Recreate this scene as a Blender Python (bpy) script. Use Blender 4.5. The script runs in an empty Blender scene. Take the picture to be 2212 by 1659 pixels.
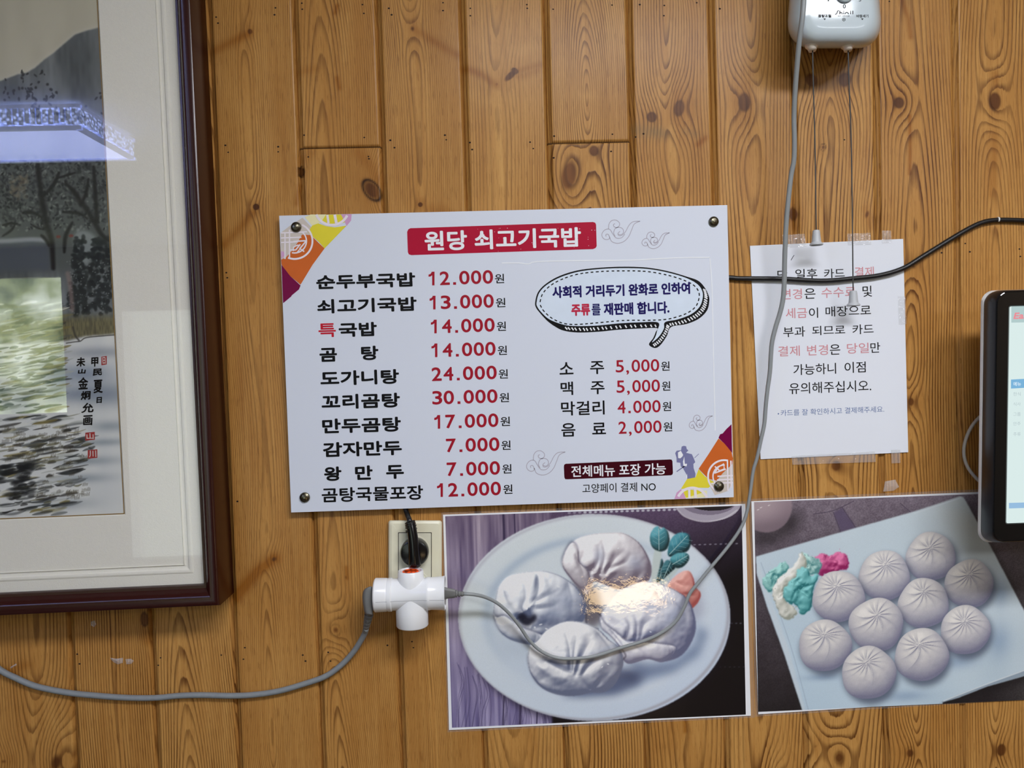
import bpy, bmesh, math, random
import numpy as np
from mathutils import Vector, Matrix

scene = bpy.context.scene
COL = scene.collection

# ------------------------------------------------------------------ camera
CAMZ = 1.5          # eye height of the photographer
DIST = 1.03         # distance from the pine wall (wall faces lie in y = 0)
YAW, PITCH, ROLL = 0.0323785, -0.0310995, -0.02936353
FOC = 1661.0        # focal length in pixels of the 2212 x 1659 frame
_fw = Vector((math.sin(YAW)*math.cos(PITCH), math.cos(YAW)*math.cos(PITCH), math.sin(PITCH)))
_r = Vector((math.cos(YAW), -math.sin(YAW), 0.0))
_u = _r.cross(_fw)
CR = _r*math.cos(ROLL)+_u*math.sin(ROLL)
CU = -_r*math.sin(ROLL)+_u*math.cos(ROLL)
cam_data = bpy.data.cameras.new('camera')
cam = bpy.data.objects.new('camera', cam_data)
COL.objects.link(cam)
cam.matrix_world = Matrix(((CR.x, CU.x, -_fw.x, 0.0), (CR.y, CU.y, -_fw.y, -DIST),
                           (CR.z, CU.z, -_fw.z, CAMZ), (0, 0, 0, 1)))
cam_data.sensor_fit = 'HORIZONTAL'
cam_data.sensor_width = 36.0
cam_data.lens = FOC/2212.0*36.0
cam_data.clip_start = 0.02
scene.camera = cam

# ------------------------------------------------------------------ light
scene.view_settings.view_transform = 'Standard'
scene.view_settings.look = 'None'
scene.view_settings.exposure = 0.10
scene.view_settings.gamma = 1.0
scene.view_settings.use_curve_mapping = False
scene.cycles.use_denoising = True
scene.cycles.max_bounces = 6
scene.cycles.diffuse_bounces = 3
scene.cycles.glossy_bounces = 3
scene.cycles.transmission_bounces = 4
scene.cycles.transparent_max_bounces = 8
scene.cycles.caustics_reflective = False
scene.cycles.caustics_refractive = False

world = bpy.data.worlds.new('street_daylight')
scene.world = world
world.use_nodes = True
wn, wl = world.node_tree.nodes, world.node_tree.links
wbg = wn['Background']
wtc = wn.new('ShaderNodeTexCoord')
wno = wn.new('ShaderNodeTexNoise'); wno.inputs['Scale'].default_value = 22.0; wno.inputs['Detail'].default_value = 8.0
wra = wn.new('ShaderNodeValToRGB')
wra.color_ramp.elements[0].position = 0.34; wra.color_ramp.elements[0].color = (0.06, 0.10, 0.05, 1)
wra.color_ramp.elements[1].position = 0.66; wra.color_ramp.elements[1].color = (0.85, 0.95, 0.80, 1)
e = wra.color_ramp.elements.new(0.50); e.color = (0.35, 0.42, 0.22, 1)
wl.new(wtc.outputs['Generated'], wno.inputs['Vector'])
wl.new(wno.outputs['Fac'], wra.inputs['Fac'])
wl.new(wra.outputs['Color'], wbg.inputs['Color'])
wbg.inputs['Strength'].default_value = 11.0

def area_light(name, loc, rot, sx, sy, power, color):
    d = bpy.data.lights.new(name, 'AREA')
    d.shape = 'RECTANGLE'; d.size = sx; d.size_y = sy; d.energy = power; d.color = color
    o = bpy.data.objects.new(name, d); COL.objects.link(o)
    o.location = loc; o.rotation_euler = rot
    return o

PI = math.pi
area_light('ceiling_panel_light', (0.55, -1.30, 2.43), (0, 0, 0), 1.2, 0.32, 36, (0.94, 0.95, 1.0))
area_light('ceiling_panel_light', (1.9, -3.1, 2.43), (0, 0, 0), 1.2, 0.6, 40, (0.95, 0.96, 1.0))
area_light('shop_window_daylight', (-1.80, -4.93, 1.02), (PI/2, 0, 0), 1.84, 1.86, 12, (0.88, 0.96, 0.97))
area_light('added_warm_reflection_light', (0.74, -3.2, 0.17), (PI/2, 0, 0), 0.44, 0.13, 2.4, (1.0, 0.70, 0.36))  # added light, unseen itself, placed for the warm reflection on the dumpling poster

# ------------------------------------------------------------------ helpers
ORI = {}            # world origin of each object's local frame

def P(px, py, d=0.0):
    """the point seen at pixel (px, py), d metres in front of the wall"""
    v = _fw*FOC + CR*(px-1106.0) - CU*(py-829.5)
    t = (DIST-d)/v.y
    return Vector((v.x*t, -d, CAMZ+v.z*t))

def props(o, label=None, cat=None, group=None, kind=None):
    if label: o['label'] = label
    if cat: o['category'] = cat
    if group: o['group'] = group
    if kind: o['kind'] = kind
    return o

def thing(name, label, cat, loc, group=None):
    o = bpy.data.objects.new(name, None)
    o.empty_display_size = 0.03
    COL.objects.link(o); o.location = loc
    ORI[o.name] = Vector(loc)
    return props(o, label, cat, group)

def obj(name, verts, faces, mats, parent=None, smooth=False, midx=None, origin=None):
    o0 = ORI[parent.name] if parent else (Vector(origin) if origin else Vector((0, 0, 0)))
    me = bpy.data.meshes.new(name)
    me.from_pydata([(v[0]-o0.x, v[1]-o0.y, v[2]-o0.z) for v in verts], [], faces)
    if not isinstance(mats, (list, tuple)): mats = [mats]
    for m in mats: me.materials.append(m)
    if midx is not None: me.polygons.foreach_set('material_index', midx)
    if smooth: me.polygons.foreach_set('use_smooth', [True]*len(me.polygons))
    me.update()
    o = bpy.data.objects.new(name, me); COL.objects.link(o)
    if parent: o.parent = parent
    else: o.location = o0
    ORI[o.name] = o0
    return o

class MB:
    """collects simple shapes into one vertex / face list (world coordinates)"""
    def __init__(s): s.v = []; s.f = []; s.m = []; s.mi = 0
    def add(s, v, f):
        b = len(s.v); s.v += [tuple(x) for x in v]; s.f += [tuple(i+b for i in q) for q in f]; s.m += [s.mi]*len(f)
    def prism(s, pts, back):
        """closed outline pts (front, anti-clockwise seen from the camera) extruded by vector back"""
        n = len(pts); back = Vector(back)
        v = [Vector(p) for p in pts]+[Vector(p)+back for p in pts]
        f = [tuple(range(n)), tuple(range(2*n-1, n-1, -1))]
        f += [(i, i+n, (i+1) % n+n, (i+1) % n) for i in range(n)]
        s.add(v, f)
    def box(s, lo, hi):
        x0, y0, z0 = lo; x1, y1, z1 = hi
        s.prism([(x0, y0, z0), (x1, y0, z0), (x1, y0, z1), (x0, y0, z1)], (0, y1-y0, 0))
    def rings(s, rings, cap0=True, cap1=True, closed=True):
        n = len(rings[0]); v = [p for r in rings for p in r]; f = []
        for k in range(len(rings)-1):
            for i in range(n if closed else n-1):
                j = (i+1) % n
                f.append((k*n+i, k*n+j, (k+1)*n+j, (k+1)*n+i))
        if cap0: f.append(tuple(range(n-1, -1, -1)))
        if cap1: f.append(tuple((len(rings)-1)*n+i for i in range(n)))
        s.add(v, f)
    def lathe(s, c, axis, prof, n=32, squash=None, cap=True):
        """prof: (distance along axis, radius)"""
        a = Vector(axis).normalized(); c = Vector(c)
        t = Vector((0, 0, 1)) if abs(a.z) < 0.9 else Vector((1, 0, 0))
        e1 = a.cross(t).normalized(); e2 = a.cross(e1)
        R = []
        for h, r in prof:
            R.append([c+a*h+e1*(r*math.cos(2*PI*i/n))+e2*(r*math.sin(2*PI*i/n)) for i in range(n)])
        s.rings(R, cap, cap)
    def tube(s, pts, rad, n=12, step=0.006):
        pts = smooth_path(pts, step)
        R = []; L = len(pts); up = None
        for i, p in enumerate(pts):
            t = (pts[min(i+1, L-1)]-pts[max(i-1, 0)]).normalized()
            if up is None:
                up = t.orthogonal().normalized()
            up = (up-t*up.dot(t)).normalized(); sd = t.cross(up)
            r = rad(i/(L-1)) if callable(rad) else rad
            R.append([p+up*(r*math.cos(2*PI*k/n))+sd*(r*math.sin(2*PI*k/n)) for k in range(n)])
        s.rings(R)
    def build(s, name, mats, parent=None, smooth=False, origin=None):
        return obj(name, s.v, s.f, mats, parent, smooth, s.m, origin)

def catmull(pts, m=8, closed=False):
    pts = [np.array(p, float) for p in pts]; n = len(pts); out = []
    for i in range(n if closed else n-1):
        if closed: a, b, c, d = pts[i-1], pts[i], pts[(i+1) % n], pts[(i+2) % n]
        else: a, b, c, d = pts[max(i-1, 0)], pts[i], pts[i+1], pts[min(i+2, n-1)]
        for k in range(m):
            t = k/m
            out.append(0.5*(2*b+(c-a)*t+(2*a-5*b+4*c-d)*t*t+(3*b-a-3*c+d)*t**3))
    if not closed: out.append(pts[-1])
    return out

def smooth_path(pts, step=0.006):
    c = catmull([tuple(p) for p in pts], 14)
    out = [c[0]]
    for p in c[1:]:
        if np.linalg.norm(p-out[-1]) >= step: out.append(p)
    if np.linalg.norm(out[-1]-c[-1]) > 1e-6: out.append(c[-1])
    return [Vector(p) for p in out]

def bevel(o, w, seg=3, angle=0.6):
    bm = bmesh.new(); bm.from_mesh(o.data)
    es = [e for e in bm.edges if len(e.link_faces) == 2 and e.calc_face_angle(0) > angle]
    bmesh.ops.bevel(bm, geom=es, offset=w, segments=seg, profile=0.5, affect='EDGES', clamp_overlap=True)
    bm.to_mesh(o.data); bm.free()
    o.data.polygons.foreach_set('use_smooth', [True]*len(o.data.polygons))
    if hasattr(o.data, 'set_sharp_from_angle'): o.data.set_sharp_from_angle(angle=0.7)
    return o

# ------------------------------------------------------------------ materials
def S(r, g, b):
    """sRGB 0-255 to linear"""
    f = lambda c: ((c/255.0+0.055)/1.055)**2.4 if c > 10.3 else c/255.0/12.92
    return (f(r), f(g), f(b), 1.0)

def mat(name, rgb, rough=0.5, metal=0.0, spec=0.5, var=0.06, scale=60.0, bump=0.0, bscale=200.0, coat=0.0, emit=None, estr=0.0, trans=0.0, sparkle=0.0):
    if name.endswith('_print'): spec = 0.15
    m = bpy.data.materials.new(name); m.use_nodes = True
    n, l = m.node_tree.nodes, m.node_tree.links
    b = n['Principled BSDF']
    b.inputs['Roughness'].default_value = rough
    b.inputs['Metallic'].default_value = metal
    b.inputs['Specular IOR Level'].default_value = spec
    b.inputs['Coat Weight'].default_value = coat
    b.inputs['Coat Roughness'].default_value = 0.05
    b.inputs['Transmission Weight'].default_value = trans
    g = n.new('ShaderNodeNewGeometry')
    t = n.new('ShaderNodeTexNoise'); t.inputs['Scale'].default_value = scale; t.inputs['Detail'].default_value = 3
    l.new(g.outputs['Position'], t.inputs['Vector'])
    mx = n.new('ShaderNodeMix'); mx.data_type = 'RGBA'
    c = S(*rgb)
    mx.inputs[6].default_value = tuple(x*(1-var) for x in c[:3])+(1,)
    mx.inputs[7].default_value = tuple(min(1, x*(1+var)) for x in c[:3])+(1,)
    l.new(t.outputs['Fac'], mx.inputs[0]); l.new(mx.outputs[2], b.inputs['Base Color'])
    if bump:
        t2 = n.new('ShaderNodeTexNoise'); t2.inputs['Scale'].default_value = bscale; t2.inputs['Detail'].default_value = 2
        l.new(g.outputs['Position'], t2.inputs['Vector'])
        bp = n.new('ShaderNodeBump'); bp.inputs['Strength'].default_value = bump; bp.inputs['Distance'].default_value = 0.002
        l.new(t2.outputs['Fac'], bp.inputs['Height']); l.new(bp.outputs['Normal'], b.inputs['Normal'])
        if coat: l.new(bp.outputs['Normal'], b.inputs['Coat Normal'])
    if emit:
        b.inputs['Emission Color'].default_value = S(*emit); b.inputs['Emission Strength'].default_value = estr
        if sparkle:                      # cut crystal: bright facets between dim ones
            vo = n.new('ShaderNodeTexVoronoi'); vo.inputs['Scale'].default_value = sparkle
            mr = n.new('ShaderNodeMapRange'); mr.inputs[1].default_value = .15; mr.inputs[2].default_value = .6
            mr.inputs[3].default_value = estr*2.2; mr.inputs[4].default_value = estr*.25
            l.new(g.outputs['Position'], vo.inputs['Vector']); l.new(vo.outputs['Distance'], mr.inputs[0]); l.new(mr.outputs[0], b.inputs['Emission Strength'])
    return m

def clear_mat(name, tint=(1, 1, 1), rough=0.0, bump=0.0, bscale=150.0, ior=1.45, haze=0.0):
    """clear sheet: transparent with fresnel reflection and an optional faint haze"""
    m = bpy.data.materials.new(name); m.use_nodes = True
    n, l = m.node_tree.nodes, m.node_tree.links
    n.remove(n['Principled BSDF']); out = n['Material Output']
    tr = n.new('ShaderNodeBsdfTransparent'); tr.inputs[0].default_value = tint+(1,)
    gl = n.new('ShaderNodeBsdfGlossy'); gl.inputs['Roughness'].default_value = rough
    df = n.new('ShaderNodeBsdfDiffuse'); df.inputs[0].default_value = (0.9, 0.9, 0.9, 1)
    m0 = n.new('ShaderNodeMixShader'); m0.inputs[0].default_value = haze
    l.new(tr.outputs[0], m0.inputs[1]); l.new(df.outputs[0], m0.inputs[2])
    fr = n.new('ShaderNodeFresnel')
    gb = n.new('ShaderNodeNewGeometry'); mr = n.new('ShaderNodeMapRange')      # same reflectance from both faces of the sheet
    mr.inputs[3].default_value = ior; mr.inputs[4].default_value = 1.0/ior
    l.new(gb.outputs['Backfacing'], mr.inputs[0]); l.new(mr.outputs[0], fr.inputs['IOR'])
    mx = n.new('ShaderNodeMixShader')
    l.new(fr.outputs[0], mx.inputs[0]); l.new(m0.outputs[0], mx.inputs[1]); l.new(gl.outputs[0], mx.inputs[2])
    l.new(mx.outputs[0], out.inputs['Surface'])
    g = n.new('ShaderNodeNewGeometry')
    t2 = n.new('ShaderNodeTexNoise'); t2.inputs['Scale'].default_value = bscale; t2.inputs['Detail'].default_value = 2
    bp = n.new('ShaderNodeBump'); bp.inputs['Strength'].default_value = bump; bp.inputs['Distance'].default_value = 0.002
    l.new(g.outputs['Position'], t2.inputs['Vector']); l.new(t2.outputs['Fac'], bp.inputs['Height'])
    if bump:
        l.new(bp.outputs['Normal'], gl.inputs['Normal']); l.new(bp.outputs['Normal'], fr.inputs['Normal'])
    return m

def vnoise(shape, cx, cy, seed):
    """smooth value noise, cx x cy cells over an array (rows, columns)"""
    r = np.random.RandomState(seed)
    g = r.rand(int(cy)+3, int(cx)+3)
    y = np.linspace(0, cy, shape[0]); x = np.linspace(0, cx, shape[1])
    yi = y.astype(int); xi = x.astype(int); fy = y-yi; fx = x-xi
    fy = (fy*fy*(3-2*fy))[:, None]; fx = (fx*fx*(3-2*fx))[None, :]
    a = g[np.ix_(yi, xi)]; b = g[np.ix_(yi, xi+1)]; c = g[np.ix_(yi+1, xi)]; d = g[np.ix_(yi+1, xi+1)]
    return (a*(1-fx)+b*fx)*(1-fy)+(c*(1-fx)+d*fx)*fy

def grid_mesh(name, xs, zs, ydepth, mats, parent=None, attrs=None, origin=None):
    """fine grid in the x-z plane facing -y; ydepth scalar or array (rows z, cols x)"""
    o0 = ORI[parent.name] if parent else (Vector(origin) if origin else Vector((0, 0, 0)))
    nx, nz = len(xs), len(zs)
    X, Z = np.meshgrid(xs, zs)
    co = np.empty((nz*nx, 3), np.float32)
    co[:, 0] = X.ravel()-o0.x; co[:, 1] = np.broadcast_to(ydepth, (nz, nx)).ravel()-o0.y; co[:, 2] = Z.ravel()-o0.z
    i = (np.arange(nz-1)[:, None]*nx+np.arange(nx-1)[None, :]).ravel()
    q = np.stack([i, i+1, i+nx+1, i+nx], 1).astype(np.int32)
    me = bpy.data.meshes.new(name)
    me.vertices.add(nz*nx); me.vertices.foreach_set('co', co.ravel())
    me.loops.add(q.size); me.loops.foreach_set('vertex_index', q.ravel())
    me.polygons.add(len(q)); me.polygons.foreach_set('loop_start', np.arange(0, q.size, 4, dtype=np.int32))
    me.update(calc_edges=True)
    for k, a in (attrs or {}).items():
        if a.ndim == 3:
            t = me.attributes.new(k, 'FLOAT_COLOR', 'POINT')
            c = np.ones((nz*nx, 4), np.float32); c[:, :3] = a.reshape(-1, 3); t.data.foreach_set('color', c.ravel())
        else:
            t = me.attributes.new(k, 'FLOAT', 'POINT'); t.data.foreach_set('value', a.astype(np.float32).ravel())
    for m in (mats if isinstance(mats, (list, tuple)) else [mats]): me.materials.append(m)
    o = bpy.data.objects.new(name, me); COL.objects.link(o)
    if parent: o.parent = parent
    else: o.location = o0
    ORI[o.name] = o0
    return o
# ------------------------------------------------------------------ the pine wall
SC = DIST/1.065
GRO = [x*SC for x in (-0.584, -0.4738, -0.3618, -0.2467, -0.1350, -0.0209, 0.0930, 0.2081, 0.3224, 0.4362, 0.5521, 0.6648)]
PITCHB = 0.1105
LB = [GRO[0]-PITCHB*k for k in range(34, 0, -1)]
RB = [GRO[-1]+PITCHB*k for k in range(1, 22)]
EDGES = LB+GRO+RB
FIRST = len(LB)                  # index of the board between GRO[0] and GRO[1]

def wood_material():
    m = bpy.data.materials.new('varnished_knotty_pine'); m.use_nodes = True
    n, l = m.node_tree.nodes, m.node_tree.links
    b = n['Principled BSDF']
    def N(t, **k):
        x = n.new(t)
        for a, v in k.items(): setattr(x, a, v)
        return x
    def math_(op, a, b_=None, clamp=False):
        x = N('ShaderNodeMath', operation=op, use_clamp=clamp)
        for i, v in enumerate((a, b_)):
            if v is None: continue
            if isinstance(v, (int, float)): x.inputs[i].default_value = v
            else: l.new(v, x.inputs[i])
        return x.outputs[0]
    def A(name): return N('ShaderNodeAttribute', attribute_name=name).outputs['Fac']
    def mix(f, a, c):
        x = N('ShaderNodeMix', data_type='RGBA')
        if isinstance(f, (int, float)): x.inputs[0].default_value = f
        else: l.new(f, x.inputs[0])
        for i, v in ((6, a), (7, c)):
            if isinstance(v, tuple): x.inputs[i].default_value = v
            else: l.new(v, x.inputs[i])
        return x.outputs[2]
    def ss(v, a, c):
        x = N('ShaderNodeMapRange', interpolation_type='SMOOTHSTEP')
        l.new(v, x.inputs[0]); x.inputs[1].default_value = a; x.inputs[2].default_value = c
        return x.outputs[0]
    ring, knot, tone, stren, stain, rim = A('ring'), A('knot'), A('tone'), A('strength'), A('stain'), A('rim')
    g = N('ShaderNodeNewGeometry')
    mp = N('ShaderNodeMapping'); mp.inputs['Scale'].default_value = (260, 1, 7); l.new(g.outputs['Position'], mp.inputs[0])
    fib = N('ShaderNodeTexNoise'); fib.inputs['Scale'].default_value = 1.0; fib.inputs['Detail'].default_value = 4; l.new(mp.outputs[0], fib.inputs[0])
    mp2 = N('ShaderNodeMapping'); mp2.inputs['Scale'].default_value = (1100, 1, 45); l.new(g.outputs['Position'], mp2.inputs[0])
    fib2 = N('ShaderNodeTexNoise'); fib2.inputs['Scale'].default_value = 1.0; fib2.inputs['Detail'].default_value = 2; l.new(mp2.outputs[0], fib2.inputs[0])
    mp3 = N('ShaderNodeMapping'); mp3.inputs['Scale'].default_value = (40, 1, 9); l.new(g.outputs['Position'], mp3.inputs[0])
    big = N('ShaderNodeTexNoise'); big.inputs['Scale'].default_value = 1.0; big.inputs['Detail'].default_value = 3; l.new(mp3.outputs[0], big.inputs[0])
    r1 = math_('ADD', ring, math_('MULTIPLY', math_('SUBTRACT', fib.outputs['Fac'], 0.5), 0.34))
    fr = math_('FRACT', r1)
    late = math_('MULTIPLY', ss(fr, 0.42, 0.90), math_('SUBTRACT', 1.0, ss(fr, 0.91, 1.0)))
    vary = ss(big.outputs['Fac'], 0.25, 0.75)
    late = math_('MULTIPLY', late, math_('MULTIPLY', stren, math_('ADD', 0.45, math_('MULTIPLY', vary, 0.75))), True)
    late = math_('MULTIPLY', late, math_('ADD', 0.62, math_('MULTIPLY', fib2.outputs['Fac'], 0.7)), True)
    base = mix(tone, S(154, 98, 34), S(212, 164, 94))
    base = mix(math_('MULTIPLY', math_('SUBTRACT', fib.outputs['Fac'], 0.30), 0.85, True), base, S(140, 82, 26))
    c1 = mix(math_('MULTIPLY', late, 0.92, True), base, S(72, 30, 3))
    c1 = mix(math_('MULTIPLY', math_('GREATER_THAN', fib2.outputs['Fac'], 0.60), 0.34), c1, S(105, 58, 20))
    kn = mix(ss(big.outputs['Fac'], 0.3, 0.75), S(122, 76, 34), S(82, 46, 18))
    kr = math_('MULTIPLY', ss(fr, 0.3, 0.8), 0.35)
    kn = mix(kr, kn, S(58, 30, 12))
    c2 = mix(ss(knot, 0.40, 0.60), c1, kn)
    c3 = mix(rim, c2, S(38, 18, 8))
    c4 = mix(stain, c3, S(112, 96, 66))
    l.new(c4, b.inputs['Base Color'])
    b.inputs['Roughness'].default_value = 0.42
    b.inputs['Specular IOR Level'].default_value = 0.16
    b.inputs['Coat Weight'].default_value = 0.10; b.inputs['Coat Roughness'].default_value = 0.22
    bp = N('ShaderNodeBump'); bp.inputs['Strength'].default_value = 0.25; bp.inputs['Distance'].default_value = 0.0006
    l.new(math_('ADD', late, math_('MULTIPLY', fib2.outputs['Fac'], 0.5)), bp.inputs['Height'])
    l.new(bp.outputs[0], b.inputs['Normal'])
    return m
WOOD = wood_material()
HOLE = mat('nail_hole_dark', (30, 16, 8), 0.9)

def wx(px, py):
    p = P(px, py); return p.x, p.z

# knots: pixel x, pixel y, radius x, radius y, lean, core, ring bump, black rim
KNOTS = [
 (540, 68, 7, 8, 0.3, 0.7, .5, 0), (553, 447, 7, 7, 0, .9, .6, .2), (592, 1208, 10, 8, .5, .6, .6, 0),
 (650, 370, 7, 11, 0, .9, .4, 1), (803, 411, 15, 25, .62, .75, 1.0, 1), (725, 1361, 11, 13, .2, .55, 1.1, .3),
 (891, 62, 8, 11, .2, .55, .6, 0), (908, 442, 6, 6, 0, .8, .3, 0), (1103, 163, 8, 20, -.85, .75, .3, 0), (1112, 153, 8, 6, -.6, 1, .1, .3),
 (1073, 182, 7, 7, 0, .5, .3, 0), (1229, 379, 18, 35, -.2, .8, 1.6, .15), (1283, 326, 10, 11, 0, .9, .7, .3),
 (1408, 253, 11, 11, .3, 1, .7, .2), (1467, 234, 11, 17, -.25, 1, 1.2, .25), (1608, 221, 13, 20, 0, 1, 1.3, .15),
 (1753, 173, 13, 16, .5, .85, .9, .1), (1825, 172, 15, 17, -.4, .85, 1.0, .1), (1778, 318, 6, 7, 0, .6, .5, .7),
 (1715, 462, 11, 15, 0, .9, .3, .2), (1873, 463, 7, 14, -.3, .6, .4, 0), (1806, 1006, 12, 13, 0, .8, 1.2, .2),
 (1813, 1637, 11, 13, 0, .7, 1.3, .2), (1942, 222, 11, 12, 0, .95, .7, .25), (1961, 222, 7, 13, 0, .1, .6, 0),
 (1974, 576, 10, 14, .3, .5, .6, 0), (1968, 868, 9, 13, 0, .7, 1.3, .15), (1966, 1627, 13, 14, 0, .65, 1.1, .2),
 (2149, 219, 13, 19, 0, 1, 1.4, .15), (121, 1648, 19, 34, -.3, .6, 1.4, .1), (312, 1338, 8, 15, 0, 1, .5, .6),
 (8, 1645, 14, 10, 0, .5, .8, 0), (1762, 1612, 14, 10, .6, .45, .7, 0), (1480, 1563, 6, 14, 0, .3, .4, 0), (747, 1247, 4, 9, .1, .55, .2, 0),
 (1727, 1040, 8, 12, 0, .5, .4, 0), (2140, 560, 3, 3, 0, .3, .1, 0), (1960, 985, 8, 22, 0, .2, .5, 0),
 (700, 900, 11, 14, 0, .8, 1, .2), (1450, 800, 12, 14, 0, .8, 1, .2), (200, 700, 12, 18, 0, .9, 1, .2), (1060, 1350, 12, 18, 0, .9, 1, .2),
]
# darker resin streaks: polyline in pixels, half width, amount (positive darkens)
STREAK = [
 ([(538, 72), (505, 88), (462, 110)], 11, .55), ([(547, 458), (520, 490), (487, 528)], 11, .5), ([(592, 1206), (555, 1235), (508, 1292)], 14, .75),
 ([(775, 330), (800, 360), (815, 395)], 16, .35), ([(655, 345), (672, 330)], 14, .35), ([(893, 62), (930, 85), (985, 118)], 10, .4),
 ([(1003, 147), (1040, 160), (1070, 183)], 9, .55), ([(1120, 152), (1166, 140)], 8, .4), ([(645, 155), (680, 148)], 10, .3),
 ([(1508, 312), (1524, 298)], 7, .5), ([(1100, 158), (1130, 165), (1160, 150)], 9, .3), ([(640, 440), (648, 400)], 6, .5),
 ([(1965, 250), (1966, 300), (1965, 375)], 4, .8), ([(1948, 0), (1962, 40), (1967, 80)], 6, .6), ([(2149, 160), (2150, 185)], 9, .5),
 ([(2148, 290), (2149, 330), (2143, 420)], 10, .3), ([(1610, 340), (1612, 420)], 13, .2), ([(728, 12), (724, 28)], 5, .6), ([(728, 168), (733, 190)], 5, .5),
 ([(60, 1436), (20, 1450)], 12, .35), ([(748, 1225), (750, 1250)], 4, .6), ([(312, 1355), (318, 1385)], 12, .35), ([(965, 458), (930, 452)], 14, .3),
 ([(1715, 470), (1720, 490)], 12, .5), ([(1870, 450), (1880, 490)], 9, .4), ([(1480, 1556), (1480, 1580)], 5, .6),
]
LIGHTS_ = [([(470, 160), (560, 300), (590, 440)], 24, .22), ([(1010, 200), (1050, 220)], 16, .28), ([(1120, 110), (1150, 100)], 16, .25),
 ([(1077, 200), (1080, 300), (1085, 400)], 6, .35), ([(890, 120), (905, 250), (912, 420)], 6, .3), ([(1450, 280), (1455, 400), (1452, 450)], 9, .35), ([(1450, 50), (1452, 140)], 8, .3),
 ([(1255, 205), (1272, 205)], 12, .25), ([(125, 1560), (140, 1600)], 10, .3), ([(150, 1560), (155, 1620)], 6, .5), ([(750, 30), (745, 130)], 4, .3)]
STAIN = [([(1375, 280), (1410, 285), (1432, 290)], 14, .5), ([(1480, 283), (1500, 290)], 9, .35)]
# cathedral figures: board, pixel x of axis, pixel y of tip, lean (+ opens upward), steepness, ring spacing (mm)
CATH = {0: (95, 1560, .45, 3.4), 1: (225, 900, .3, 3.2), 2: (402, 1640, .55, 2.9), 3: (560, 700, .15, 2.3), 4: (742, 1560, .30, 2.5), 5: (902, 500, .2, 2.1),
        6: (1075, 60, -.5, 3.0), 7: (1270, 205, 0, 3.0), 8: (1452, 160, -.55, 3.6), 9: (1612, 120, -.35, 3.9), 10: (1795, 480, -.6, 4.3),
        11: (1963, 520, .7, 3.7), 12: (2149, 160, .5, 3.8)}

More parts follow.
